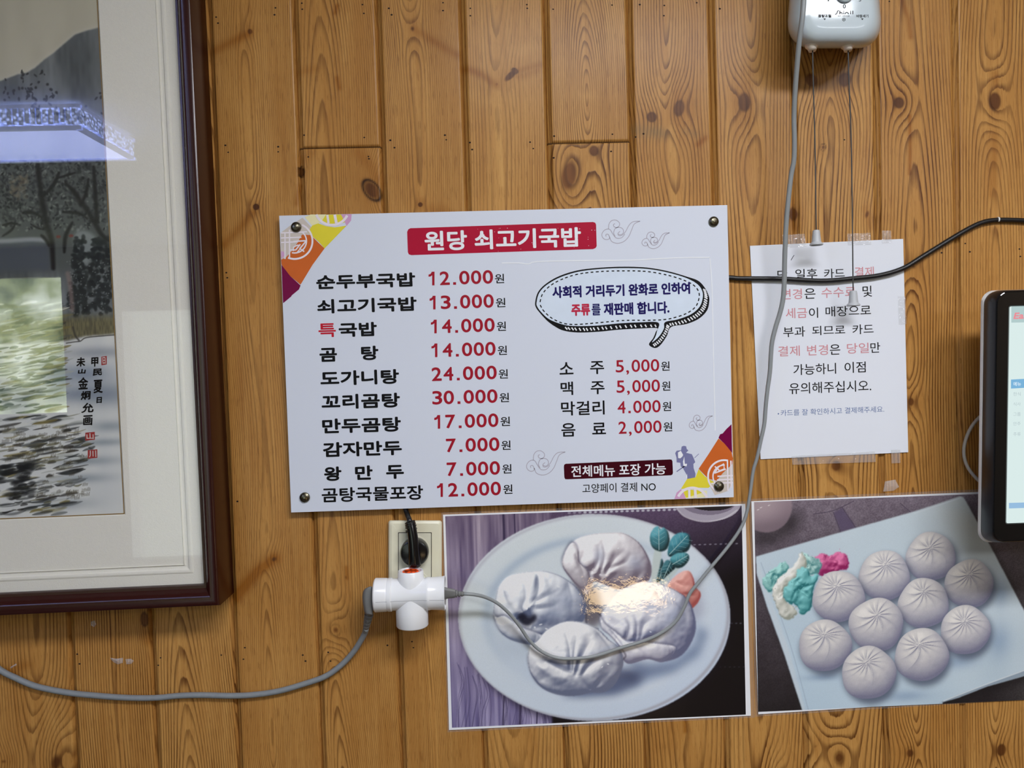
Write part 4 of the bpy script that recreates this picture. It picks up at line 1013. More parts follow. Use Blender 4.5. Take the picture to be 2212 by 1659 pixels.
ribbon(t, f1(*circ(1265, 292, 22, n=18)), .9, FDP, True, smooth=0); ribbon(t, f1(*circ(1265, 292, 8, n=12)), .8, FDP, True, smooth=0)
# maker's word mark in wide rounded strokes
for s_ in ([(1192, 165), (1172, 164), (1163, 190), (1150, 210), (1132, 212)], [(1204, 160), (1204, 212)], [(1204, 200), (1215, 188), (1232, 190), (1240, 212)], [(1262, 184), (1262, 212)], [(1282, 212), (1290, 192), (1312, 186), (1328, 196), (1334, 212)], [(1366, 180), (1366, 212)], [(1398, 160), (1398, 212)]):
    ribbon(t, f1(*s_), 1.7, FDP, smooth=4)
for x in (1262, 1366): flat(t, f1(*circ(x, 168, 7, n=10)), FDP)
t.build('printed_markings', mat('charcoal_print', (34, 34, 38), .5), fan)
p = P(1824, -12, FDP); b = MB(); b.lathe((p.x, -.084, p.z), (0, -1, 0), [(0, .0106), (.004, .0104), (.0055, .0095), (.006, .006)], 30); b.build('speed_dial', WB, fan, smooth=True)
ring_ = [(p.x, p.z)]
b = MB(); b.lathe((p.x, -.0852, p.z), (0, -1, 0), [(0, .0112), (.0008, .0112), (.0008, .0106)], 30, cap=False); b.build('dial_ring', mat('grey_ring', (120, 122, 124), .4), fan)

# ------------------------------------------------------------------ touch screen at the right edge
pos = thing('touch_screen_terminal', 'black and white touch screen order terminal at the right edge, screen lit', 'screen', P(2350, 1168, .06))
def trect(px_l, py_t, py_b, d, r, w, n=8):
    a = P(px_l, 900, d); zt = P(px_l, py_t, d).z; zb = P(px_l, py_b, d).z; x0_ = a.x; x1_ = a.x+w
    tilt = -.0075                                  # the foot of the panel leans a touch to the left
    pts = []
    for cx, cz, a0 in ((x1_-r, zb+r, -PI/2), (x1_-r, zt-r, 0), (x0_+r, zt-r, PI/2), (x0_+r, zb+r, PI)):
        for i in range(n+1):
            an = a0+PI/2*i/n; z = cz+r*math.sin(an)
            pts.append(Vector((cx+r*math.cos(an)+tilt*(zt-z)/.3, -d, z)))
    return pts
W_ = .372
WS = mat('white_terminal_shell', (222, 222, 220), .4); GB = mat('piano_black_plastic', (10, 12, 14), .06, spec=.6)
BK = mat('satin_black_plastic', (14, 17, 22), .3)
b = MB(); b.rings([trect(2142, 660, 1140, .055, .02, W_-.03), trect(2128, 640, 1160, .066, .018, W_-.006), trect(2122, 630, 1170, .074, .016, W_), trect(2122, 628, 1172, .080, .016, W_), trect(2128, 630, 1171, .0845, .016, W_-.004)])
b.build('rear_shell', WS, pos, smooth=True).data.set_sharp_from_angle(angle=.8)
b = MB(); b.rings([trect(2128.5, 630, 1170, .0843, .016, W_-.004), trect(2134, 628, 1172, .092, .016, W_-.006), trect(2153, 628, 1172, .1085, .016, W_-.008), trect(2156, 630, 1170, .1098, .015, W_-.011)], True, False)
b.build('side_band', BK, pos, smooth=True).data.set_sharp_from_angle(angle=.7)
b = MB(); b.rings([trect(2156, 630, 1170, .1097, .015, W_-.011), trect(2158, 632, 1168, .1101, .014, W_-.013), trect(2181, 660, 1132, .1101, .003, W_-.049), trect(2183, 662, 1130, .1085, .002, W_-.052)], False, False)
b.build('bezel', GB, pos)
SCRM = mat('lit_screen', (30, 32, 34), .12, emit=(214, 232, 230), estr=.95, var=.02)
b = MB(); q = trect(2183, 662, 1130, .1086, .002, W_-.052); b.add(q, [tuple(range(len(q)))]); scr = b.build('display', SCRM, pos)
def lit(name, rgb, st=.9): return mat(name, (20, 20, 20), .3, emit=rgb, estr=st)
SX = lambda x, y: (2040+x/2.767, 600+y/2.765)
b = MB(); flat(b, [SX(400, 172), (2560, 648), (2560, 690), SX(400, 268)], .1088); bar = b.build('title_bar', lit('grey_title_bar', (178, 204, 204)), scr)
b = MB(); text(b, 'Eas', *[SX(412, 0)[0], SX(500, 0)[0]], SX(0, 228)[1], 14, .1090, bold=.7, shear=.2); b.build('title_bar_lettering', lit('pink_red_letters', (236, 140, 150)), bar)
b = MB(); flat(b, [SX(398, 608), (2560, 800), (2560, 818), SX(398, 662)], .1088); hl = b.build('selected_row', lit('blue_row', (120, 180, 220)), scr)
b = MB(); text(b, '메뉴', SX(414, 0)[0], SX(458, 0)[0], SX(0, 635)[1], 9, .1090); b.build('selected_row_lettering', lit('white_row_letters', (235, 245, 250), 1.0), hl)
for s, y in (('한식', 695), ('식사', 755), ('그룹', 815), ('안주', 872), ('주류', 935)):
    b = MB(); text(b, s, SX(412, 0)[0], SX(456, 0)[0], SX(0, y)[1], 8, .1088); b.build('row_lettering', lit('grey_row_letters', (180, 196, 200)), scr)
b = MB(); flat(b, [SX(386, 1345), (2560, 1075), (2560, 1086), SX(386, 1378)], .1088); b.build('task_bar', lit('blue_task_bar', (150, 190, 225)), scr)
p0, p1 = P(2280, 860, .0), P(2280, 960, .0)
b = MB(); b.box((p0.x, -.058, p1.z), (p0.x+.12, -.0005, p0.z)); b.build('wall_bracket', BK, pos)
tc = thing('terminal_cable', 'pale grey cable bulging out in a loop behind the touch screen', 'cable', P(2084, 975, .012))
b = MB(); b.tube(path([(2200, 862, .035), (2150, 880, .026), (2115, 902, .018), (2094, 930, .012), (2083, 962, .009), (2083, 988, .009), (2092, 1012, .012), (2114, 1038, .018), (2150, 1062, .026), (2205, 1075, .035)]), .0022, 10, .005)
b.build('cord', mat('pale_grey_cable', (176, 172, 164), .5), tc, smooth=True)

# ------------------------------------------------------------------ scraps of old tape left on the boards
rr = random.Random(3)
def scrap(label, pts, d=.0004):
    b = MB(); n = len(pts)
    w = [P(x, y, d+.0010*rr.random()) for x, y in pts]
    if area2(w) < 0: w.reverse()
    cx = sum(p.x for p in w)/n; cz = sum(p.z for p in w)/n
    v = w+[Vector((cx, -d-.0018, cz))]+[p+Vector((0, .00035, 0)) for p in w]
    f = [(i, (i+1) % n, n) for i in range(n)]+[(i, n+1+i, n+1+(i+1) % n, (i+1) % n) for i in range(n)]
    b.add(v, f); return props(b.build('tape_scrap', TAPE2, origin=P(*pts[0], 0)), label, 'tape')
TAPE2 = clear_mat('old_tape', rough=.15, bump=1.0, bscale=300, haze=.26)
scrap('left half of the torn clear tape scraps below the picture frame', [(237, 1421), (250, 1423), (266, 1421), (265, 1432), (255, 1435), (246, 1431)])
scrap('right half of the torn clear tape scraps below the picture frame', [(271, 1424), (283, 1423), (289, 1428), (284, 1434), (273, 1435)])
scrap('crumpled clear tape scrap right under the picture frame edge', [(196, 1343), (205, 1340), (208, 1349), (203, 1354), (196, 1351)])
scrap('thin tape scrap above the drooping grey cord at the far left', [(22, 1441), (35, 1433), (36, 1437), (24, 1444)])
scrap('shiny crinkled tape scrap above the steamed bun poster', [(1912, 1040), (1934, 1036), (1942, 1052), (1930, 1060), (1908, 1062)])
# ------------------------------------------------------------------ printed and painted pictures: colour laid on a fine grid
def boxblur(a, r):
    r = int(r)
    if r < 1: return a
    for ax_ in (0, 1):
        for _ in range(2):
            p = np.concatenate([np.repeat(a.take([0], ax_), r+1, ax_), a, np.repeat(a.take([-1], ax_), r, ax_)], ax_)
            c = np.cumsum(p, ax_); n = a.shape[ax_]
            a = (c.take(range(2*r+1, 2*r+1+n), ax_)-c.take(range(0, n), ax_))/(2*r+1)
    return a

class Ras:
    def __init__(s, xs, zs, d, rgb):
        s.xs, s.zs, s.d = xs, zs, d
        s.X, s.Z = np.meshgrid(xs, zs)
        s.C = np.empty(s.X.shape+(3,)); s.C[:] = rgb
    def w(s, pts): return [((q := P(x, y, s.d)).x, q.z) for x, y in pts]
    def win(s, lo, hi):
        i0, i1 = np.searchsorted(s.xs, [lo[0], hi[0]]); j0, j1 = np.searchsorted(s.zs, [lo[1], hi[1]])
        return slice(max(0, j0), min(len(s.zs), j1+1)), slice(max(0, i0), min(len(s.xs), i1+1))
    def mask(s, pts, smooth=0):
        if smooth: pts = catmull(pts, smooth, True)
        w = s.w(pts); m = np.zeros(s.X.shape, bool)
        for (x1, z1), (x2, z2) in zip(w, w[1:]+w[:1]):
            if z1 == z2: continue
            rows = np.where((z1 > s.zs) != (z2 > s.zs))[0]
            xi = (x2-x1)*(s.zs[rows]-z1)/(z2-z1)+x1
            m[rows] ^= s.xs[None, :] < xi[:, None]
        return m.astype(float)
    def put(s, m, rgb, a=1.0):
        m = (m*a)[..., None]; s.C = s.C*(1-m)+np.asarray(rgb, float)*m
    def stroke(s, pts, wpx, rgb, a=1.0, smooth=5, taper=0.0, soft=.6):
        q = s.w(catmull(pts, smooth) if smooth and len(pts) > 2 else pts); r = wpx*.00062/2
        xs_ = [p[0] for p in q]; zs_ = [p[1] for p in q]; pad = r*2+.001
        sl = s.win((min(xs_)-pad, min(zs_)-pad), (max(xs_)+pad, max(zs_)+pad))
        X, Z = s.X[sl], s.Z[sl]
        if X.size == 0: return
        best = np.full(X.shape, 9.)
        n = len(q)-1
        for i in range(n):
            (ax_, az), (bx_, bz) = q[i], q[i+1]
            vx, vz = bx_-ax_, bz-az
            t = np.clip(((X-ax_)*vx+(Z-az)*vz)/(vx*vx+vz*vz+1e-14), 0, 1)
            rr_ = r*(1-taper*abs(2*(i+t)/n-1)**2)
            best = np.minimum(best, np.hypot(X-ax_-t*vx, Z-az-t*vz)/rr_)
        m = np.clip((1+soft-best)/(2*soft), 0, 1)*a
        s.C[sl] = s.C[sl]*(1-m[..., None])+np.asarray(rgb, float)*m[..., None]
    def dot(s, x, y, rx, ry, rgb, a=1.0, lean=0.0, soft=.35):
        (cx, cz), = s.w([(x, y)]); rx *= .00062; ry *= .00062; R_ = max(rx, ry)*1.5
        sl = s.win((cx-R_, cz-R_), (cx+R_, cz+R_)); X, Z = s.X[sl]-cx, s.Z[sl]-cz
        if X.size == 0: return
        c, k = math.cos(lean), math.sin(lean)
        q = np.hypot((X*c+Z*k)/rx, (-X*k+Z*c)/ry)
        m = np.clip((1+soft-q)/(2*soft), 0, 1)*a
        s.C[sl] = s.C[sl]*(1-m[..., None])+np.asarray(rgb, float)*m[..., None]
    def noise(s, fx, fz, seed):
        """cells per metre"""
        return vnoise(s.X.shape, (s.xs[-1]-s.xs[0])*fx, (s.zs[-1]-s.zs[0])*fz, seed)
    def lin(s):
        c = np.clip(s.C, 0, 255)/255.0
        return np.where(c > .04045, ((c+.055)/1.055)**2.4, c/12.92)
    def dough(s, pts, lit, shade, folds=(), R=26, L=(-.35, .62, .7), smooth=8, bump=.5, seed=1, gain=1.0):
        """a lump of dough: outline puffed up, creased by folds, lit from one side like the printed photograph"""
        m = s.mask(pts, smooth)
        jj, ii = np.where(m > 0); p_ = R*3
        sl = (slice(max(0, jj.min()-p_), jj.max()+p_), slice(max(0, ii.min()-p_), ii.max()+p_))
        mm = m[sl]; X, Z = s.X[sl], s.Z[sl]
        h = np.clip((boxblur(mm, R*2)-.30)*1.5, 0, 1)**.75*mm*R*1.9+np.sqrt(np.clip((boxblur(mm, R)-.42)*1.75, 0, 1))*mm*R*.55+np.sqrt(np.clip(boxblur(mm, R//3)*2-1, 0, 1))*R*.30
        h = h+(vnoise(mm.shape, mm.shape[1]/20, mm.shape[0]/20, seed)-.5)*8*bump+(vnoise(mm.shape, mm.shape[1]/8, mm.shape[0]/8, seed+5)-.5)*2.4*bump
        occ = np.zeros(mm.shape)
        for pl, wpx, dep in folds:
            q = s.w(catmull(pl, 6)); best = np.full(mm.shape, 9.); along = np.zeros(mm.shape)
            n_ = len(q)-1
            for i_, ((a_, b_), (c_, d_)) in enumerate(zip(q[:-1], q[1:])):
                vx, vz = c_-a_, d_-b_
                t = np.clip(((X-a_)*vx+(Z-b_)*vz)/(vx*vx+vz*vz+1e-14), 0, 1)
                ds = np.hypot(X-a_-t*vx, Z-b_-t*vz)
                along = np.where(ds < best, (i_+t)/n_, along); best = np.minimum(best, ds)
            fade = np.clip(1-along**1.6, 0, 1)*np.clip(.45+along*4, 0, 1)
            w_ = wpx*.00062*(.55+.9*along)                      # creases open out and fade away from the pinch
            g = np.exp(-(best/w_)**2)*fade
            h = h-dep*.62*g+dep*.22*np.exp(-((best/(w_*2.6)-1)/.6)**2)*fade
            if dep > 0: occ = np.maximum(occ, np.exp(-(best/(w_*.42))**2)*fade*min(1, dep/11))
        h = boxblur(h, 1)
        gz, gx = np.gradient(h)
        l = np.array(L)/np.linalg.norm(L)
        k = .72
        nn = np.sqrt((gx*k)**2+(gz*k)**2+1)
        sh = (-gx*k*l[0]-gz*k*l[1]+l[2])/nn
        sh = np.clip((sh-.20)/.60, 0, 1.15)*gain*(1-.62*occ)
        col = np.asarray(shade, float)+(np.asarray(lit, float)-np.asarray(shade, float))*np.clip(sh, 0, 1)[..., None]
        col += np.clip(sh-1.0, 0, .2)[..., None]*160
        a = np.clip(boxblur(mm, 1), 0, 1)[..., None]
        s.C[sl] = s.C[sl]*(1-a)+col*a
        return m

def print_material(name, rough=.35, coat=0.0, bump=0.0, bscale=30):
    m = bpy.data.materials.new(name); m.use_nodes = True
    n, l = m.node_tree.nodes, m.node_tree.links; b = n['Principled BSDF']
    a = n.new('ShaderNodeAttribute'); a.attribute_name = 'ink'
    g = n.new('ShaderNodeNewGeometry'); t = n.new('ShaderNodeTexNoise'); t.inputs['Scale'].default_value = 900
    l.new(g.outputs['Position'], t.inputs['Vector'])
    hs = n.new('ShaderNodeMix'); hs.data_type = 'RGBA'; hs.blend_type = 'MULTIPLY'; hs.inputs[0].default_value = .12   # paper tooth
    l.new(a.outputs['Color'], hs.inputs[6]); l.new(t.outputs['Fac'], hs.inputs[7]); l.new(hs.outputs[2], b.inputs['Base Color'])
    b.inputs['Roughness'].default_value = rough; b.inputs['Specular IOR Level'].default_value = .25
    b.inputs['Coat Weight'].default_value = coat; b.inputs['Coat Roughness'].default_value = .04
    if bump:
        t2 = n.new('ShaderNodeTexNoise'); t2.inputs['Scale'].default_value = bscale; t2.inputs['Detail'].default_value = 4; t2.inputs['Roughness'].default_value = .6
        bp = n.new('ShaderNodeBump'); bp.inputs['Strength'].default_value = bump; bp.inputs['Distance'].default_value = .002
        l.new(g.outputs['Position'], t2.inputs['Vector']); l.new(t2.outputs['Fac'], bp.inputs['Height']); l.new(bp.outputs['Normal'], b.inputs['Coat Normal'])
    return m

# ---- ink landscape
PD = .0332
rs = np.random.RandomState(11)
q0 = P(270, 1110, PD)
xr = q0.x-.0002; zb_ = q0.z+.0002
xs = np.concatenate([np.arange(xr-.63, P(-12, 800, PD).x, .02), np.arange(P(-12, 800, PD).x, xr+.05, .00066)])
zs = np.concatenate([np.arange(zb_-.02, P(100, -12, PD).z, .00066), np.arange(P(100, -12, PD).z, OB.z+FH_-.12, .02)])
a = Ras(xs, zs, PD, (194, 189, 168))
k1 = cr(0, 0, 3.457); k2 = cr(0, 400, 3.457); k3 = cr(0, 860, 3.457)
nz1 = a.noise(22, 18, 1); nz2 = a.noise(90, 60, 2); nz3 = a.noise(260, 160, 3)
a.C += ((nz1-.5)*14)[..., None]
ridge = [(-9000, 900), (-900, 700), (-200, 630), (0, 606), (130, 556), (200, 542), (260, 508), (330, 446), (400, 396), (480, 326), (560, 258), (650, 228), (728, 208), (1500, 100)]
mt = a.mask(k1(*ridge)+k1((1500, 3600), (-9000, 3600)))
a.put(boxblur(a.mask(k1(*[(x, y-16) for x, y in ridge])+k1((1500, 3600), (-9000, 3600))), 5), (214, 212, 200), .55)
tone = np.clip(88+44*(nz1-.3)+18*(nz2-.5), 60, 150)
a.put(boxblur(mt, 1), np.stack([tone, tone+6, tone+8], -1), .92)
mist = boxblur(a.mask([(-900, 205), (300, 215), (300, 330), (-900, 330)]), 30); a.put(mist, (128, 132, 140), .55)
wood_ = boxblur(a.mask([(-900, 345), (300, 330), (300, 590), (-900, 590)]), 12); a.put(wood_*mt, (84, 89, 86), .85)
lake = a.mask([(-900, 515), (105, 517), (110, 585), (-900, 590)], 0); a.put(boxblur(lake, 4), (84, 90, 98), .9)
a.stroke(k2((-600, 440), (0, 418), (120, 412), (240, 405), (345, 412)), 9, (168, 172, 176), .75)
def leaves(n, x0, x1, y0, y1, s0, s1, rgb, a_=.85):
    for _ in range(n):
        x, y = rs.uniform(x0, x1), rs.uniform(y0, y1)
        a.dot(x, y, rs.uniform(s0, s1), rs.uniform(s0, s1)*1.5, np.array(rgb)+rs.uniform(-10, 14), a_*rs.uniform(.6, 1), rs.uniform(-1.3, 1.3))
INKC = (44, 46, 46)
for cx, cy, n in ((150, 560, 6), (280, 570, 5), (200, 680, 12), (395, 715, 12), (80, 700, 9), (735, 760, 6), (590, 835, 8), (250, 740, 12), (440, 830, 12), (300, 850, 14)):
    (px_, py_), = k1((cx, cy))
    for _ in range(n): a.dot(px_+rs.normal(0, 9), py_+rs.normal(0, 9), rs.uniform(1.2, 3), rs.uniform(2, 4.6), INKC, .8, rs.uniform(-1, 1))
leaves(420, -5, 226, 335, 480, 1.2, 3.6, (50, 54, 53)); leaves(210, -5, 232, 340, 500, 1.0, 3.2, (134, 140, 132), .7); leaves(240, -5, 228, 338, 495, 1.2, 3.0, (34, 37, 37), .9); leaves(40, 20, 60, 380, 430, 2, 4, (128, 116, 96), .5)
TRK = (30, 29, 29)
for pts, w_ in ((k1((282, 1235), (300, 1400), (325, 1560))+k2((325, 160), (350, 300), (385, 420), (398, 620)), 10), (k1((440, 1290), (400, 1380), (330, 1460)), 6), (k1((170, 1590), (250, 1590), (315, 1625)), 5), (k1((430, 1330), (560, 1290)), 4),
        (k1((490, 1370), (560, 1440), (610, 1530))+k2((610, 130), (690, 250), (760, 370), (830, 420)), 8), (k1((660, 1340), (640, 1450), (600, 1530)), 5), (k1((700, 1250), (712, 1450), (722, 1640))+k2((724, 240), (700, 270)), 7), (k2((470, 200), (590, 210), (650, 250)), 5),
        (k2((540, 280), (490, 380), (480, 500)), 6), (k2((310, 375), (345, 410), (365, 450)), 6), (k2((20, 300), (80, 285), (130, 290)), 4), (k2((20, 380), (80, 340), (110, 300)), 4), (k2((230, 290), (280, 320), (330, 330)), 3)):
    a.stroke(pts, w_*1.25, TRK, .9, taper=.35)
gap = a.mask(k2((560, 360), (640, 340), (720, 400), (690, 520), (640, 600), (560, 470)), 6); a.put(boxblur(gap, 3), (150, 158, 156), .75)
for _ in range(330):
    t_ = rs.rand(); x = rs.uniform(500+60*(1-t_), 835); y = 390+t_*570+rs.normal(0, 14)
    if y < 480 and (x < 530 or 640 < x < 690): continue
    (px_, py_), = k2((x, y)); a.dot(px_, py_, rs.uniform(3, 6.5), rs.uniform(3, 6.5), np.array((40, 45, 45))+rs.uniform(-6, 12), .85)
for _ in range(120):
    (px_, py_), = k2((rs.uniform(500, 830), rs.uniform(560, 980))); a.dot(px_, py_, rs.uniform(.8, 2), rs.uniform(.8, 2), (132, 136, 134), .6)
a.dot(*k2((436, 385))[0], 4.5, 3, (130, 52, 44), .8); a.dot(*k2((530, 378))[0], 4.5, 3, (130, 52, 44), .8)
a.stroke(k2((505, 660), (525, 760), (540, 930)), 9, (150, 128, 122), .6)
shore = a.mask(k2((-3000, 1300), (0, 1180), (495, 1165), (640, 1128), (760, 1120), (860, 1110), (1200, 1100))+k3((1200, 1400), (-3000, 1400)))
grass = a.mask(k2((-3000, 960), (300, 985), (500, 985), (860, 975), (1200, 970), (1200, 1130), (495, 1175), (-3000, 1300))); a.put(boxblur(grass, 6), np.stack([112+40*(nz3-.5), 106+36*(nz3-.5), 76+20*(nz3-.5)], -1), .9)
a.put(boxblur(shore, 2), np.stack([224+16*(nz1-.5), 226+14*(nz1-.5), 222+10*(nz1-.5)], -1), 1)
for cx, cy, rx, ry, c_ in ((620, 1410, 60, 22, (124, 138, 158)), (720, 1250, 70, 12, (150, 156, 164)), (800, 1560, 60, 26, (136, 146, 158)), (600, 1560, 60, 16, (128, 140, 156))):
    m_ = np.exp(-(((a.X-a.w(k2((cx, cy)))[0][0])/(rx*.00062))**2+((a.Z-a.w(k2((cx, cy)))[0][1])/(ry*.00062))**2)); a.put(m_, c_, .75)
for cx, cy, rx, ry in ((820, 210, 40, 12), (760, 330, 60, 8), (640, 470, 70, 10), (600, 600, 60, 10), (450, 790, 60, 12)):
    m_ = np.exp(-(((a.X-a.w(k3((cx, cy)))[0][0])/(rx*.00062))**2+((a.Z-a.w(k3((cx, cy)))[0][1])/(ry*.00062))**2)); a.put(m_, (128, 140, 150), .6)
a.stroke(k2((495, 1180), (560, 1170), (600, 1165), (640, 1140), (740, 1128), (860, 1118)), 2.2, (60, 58, 54), .8); a.stroke(k2((545, 1060), (560, 1120), (590, 1160)), 3.5, (66, 64, 58), .8)
for i in range(520):                                       # reeds and furrows running up to the right
    t_ = rs.rand(); y = 655+t_*455
    xm = np.interp(y, [655, 760, 880, 960, 1040, 1110], [150, 145, 150, 205, 180, 150])
    x = rs.uniform(-25, 1)*1+rs.rand()**.8*xm
    ln = rs.uniform(14, 60); c_ = [(48, 52, 52), (30, 33, 32), (92, 88, 58), (128, 116, 66), (176, 180, 172), (226, 228, 220), (84, 88, 88), (40, 38, 34)][rs.randint(8)]
    a.stroke([(x-ln/2, y+ln*.085), (x, y+rs.uniform(-3, 3)), (x+ln/2, y-ln*.10)], rs.uniform(2, 7), c_, rs.uniform(.45, .85), taper=.9)
for i in range(90):
    y = rs.uniform(925, 1080); x = rs.uniform(0, 180); n = rs.randint(4, 9)
    for j in range(n): a.stroke([(x+j*2.4, y-j*.3), (x+j*2.4+.6, y-rs.uniform(4, 8)-j*.3)], 1.1, (70, 64, 46), .6, smooth=0)
for i in range(60):
    x, y = rs.uniform(-20, 70), rs.uniform(1000, 1075); a.dot(x, y, rs.uniform(6, 16), rs.uniform(2.5, 5), (24, 27, 28), .6, .12)
PMAT = print_material('ink_painting_paper', .75)
painting = grid_mesh('painting', xs, zs, -PD, PMAT, pic, {'ink': a.lin()})
t = MB()
for s_, col, pts in (('k', None, None),):
    for ch, x0, x1, y, h in (('甲', 680, 738, 1322, 70), ('民', 690, 762, 1398, 52), ('夏', 695, 768, 1505, 100), ('日', 718, 764, 1606, 46), ('未', 568, 636, 1322, 70), ('山', 580, 642, 1392, 36), ('金', 582, 660, 1482, 90), ('炯', 600, 680, 1572, 66)):
        (xa, ya), (xb, _) = k2((x0, y), (x1, y)); text(t, ch, xa, xb, ya, h/3.457, PD+.0002, bold=.7, slope=-.06, shear=.12)
    for ch, x0, x1, y, h in (('允', 604, 698, 75, 74), ('画', 618, 694, 168, 76)):
        (xa, ya), (xb, _) = k3((x0, y), (x1, y)); text(t, ch, xa, xb, ya, h/3.457, PD+.0002, bold=.7, slope=-.06, shear=.12)
t.build('calligraphy', mat('sumi_ink', (14, 14, 14), .7, spec=.1), painting)
SEAL = mat('red_seal_ink', (164, 48, 44), .7); PAPERW = mat('seal_gap_paper', (214, 206, 198), .8)
for conv, x0, x1, y0, y1, ch in ((k2, 757, 797, 1275, 1345, '日'), (k3, 637, 708, 252, 317, '山'), (k3, 655, 727, 382, 452, '川')):
    t = MB(); flat(t, conv((x0, y1), (x1, y1-6), (x1, y0), (x0, y0+6)), PD+.0002); sl_ = t.build('red_seal', SEAL, painting)
    t = MB(); (xa, ya), (xb, _) = conv((x0+9, (y0+y1)/2), (x1-9, y0)); text(t, ch, xa, xb, ya, (y1-y0-20)/3.457, PD+.00035, bold=.3); t.build('seal_carving', PAPERW, sl_)

# ---- laminated food photographs
LAM = clear_mat('laminate_margin', rough=.06, bump=.25, bscale=90, haze=.05)
PAPW = mat('white_print_border', (240, 242, 246), .3, coat=.6, var=.01)
def poster(label, q, inner, lam, draw, loc):
    """q: white sheet corners TL TR BR BL, inner: printed area, lam: clear margin"""
    t = thing('food_poster', label, 'poster', loc)
    b = MB(); b.prism([P(x, y, .0007) for x, y in (lam[3], lam[2], lam[1], lam[0])], (0, .0003, 0)); b.build('laminate_margin', LAM, t)
    b = MB(); b.prism([P(x, y, .0016) for x, y in (q[3], q[2], q[1], q[0])], (0, .0007, 0)); b.build('white_border', PAPW, t)
    d = .00175
    w = [P(x, y, d) for x, y in inner]
    xs = np.arange(min(w[0].x, w[3].x), max(w[1].x, w[2].x), .00064); zs = np.arange(min(w[2].z, w[3].z), max(w[0].z, w[1].z), .00064)
    r = Ras(xs, zs, d, (120, 110, 130)); draw(r)
    grid_mesh('printed_photo', xs, zs, -d, PRINT, t, {'ink': r.lin()})
    return t
PRINT = print_material('laminated_photo_print', .4, coat=1.0, bump=.09, bscale=40)

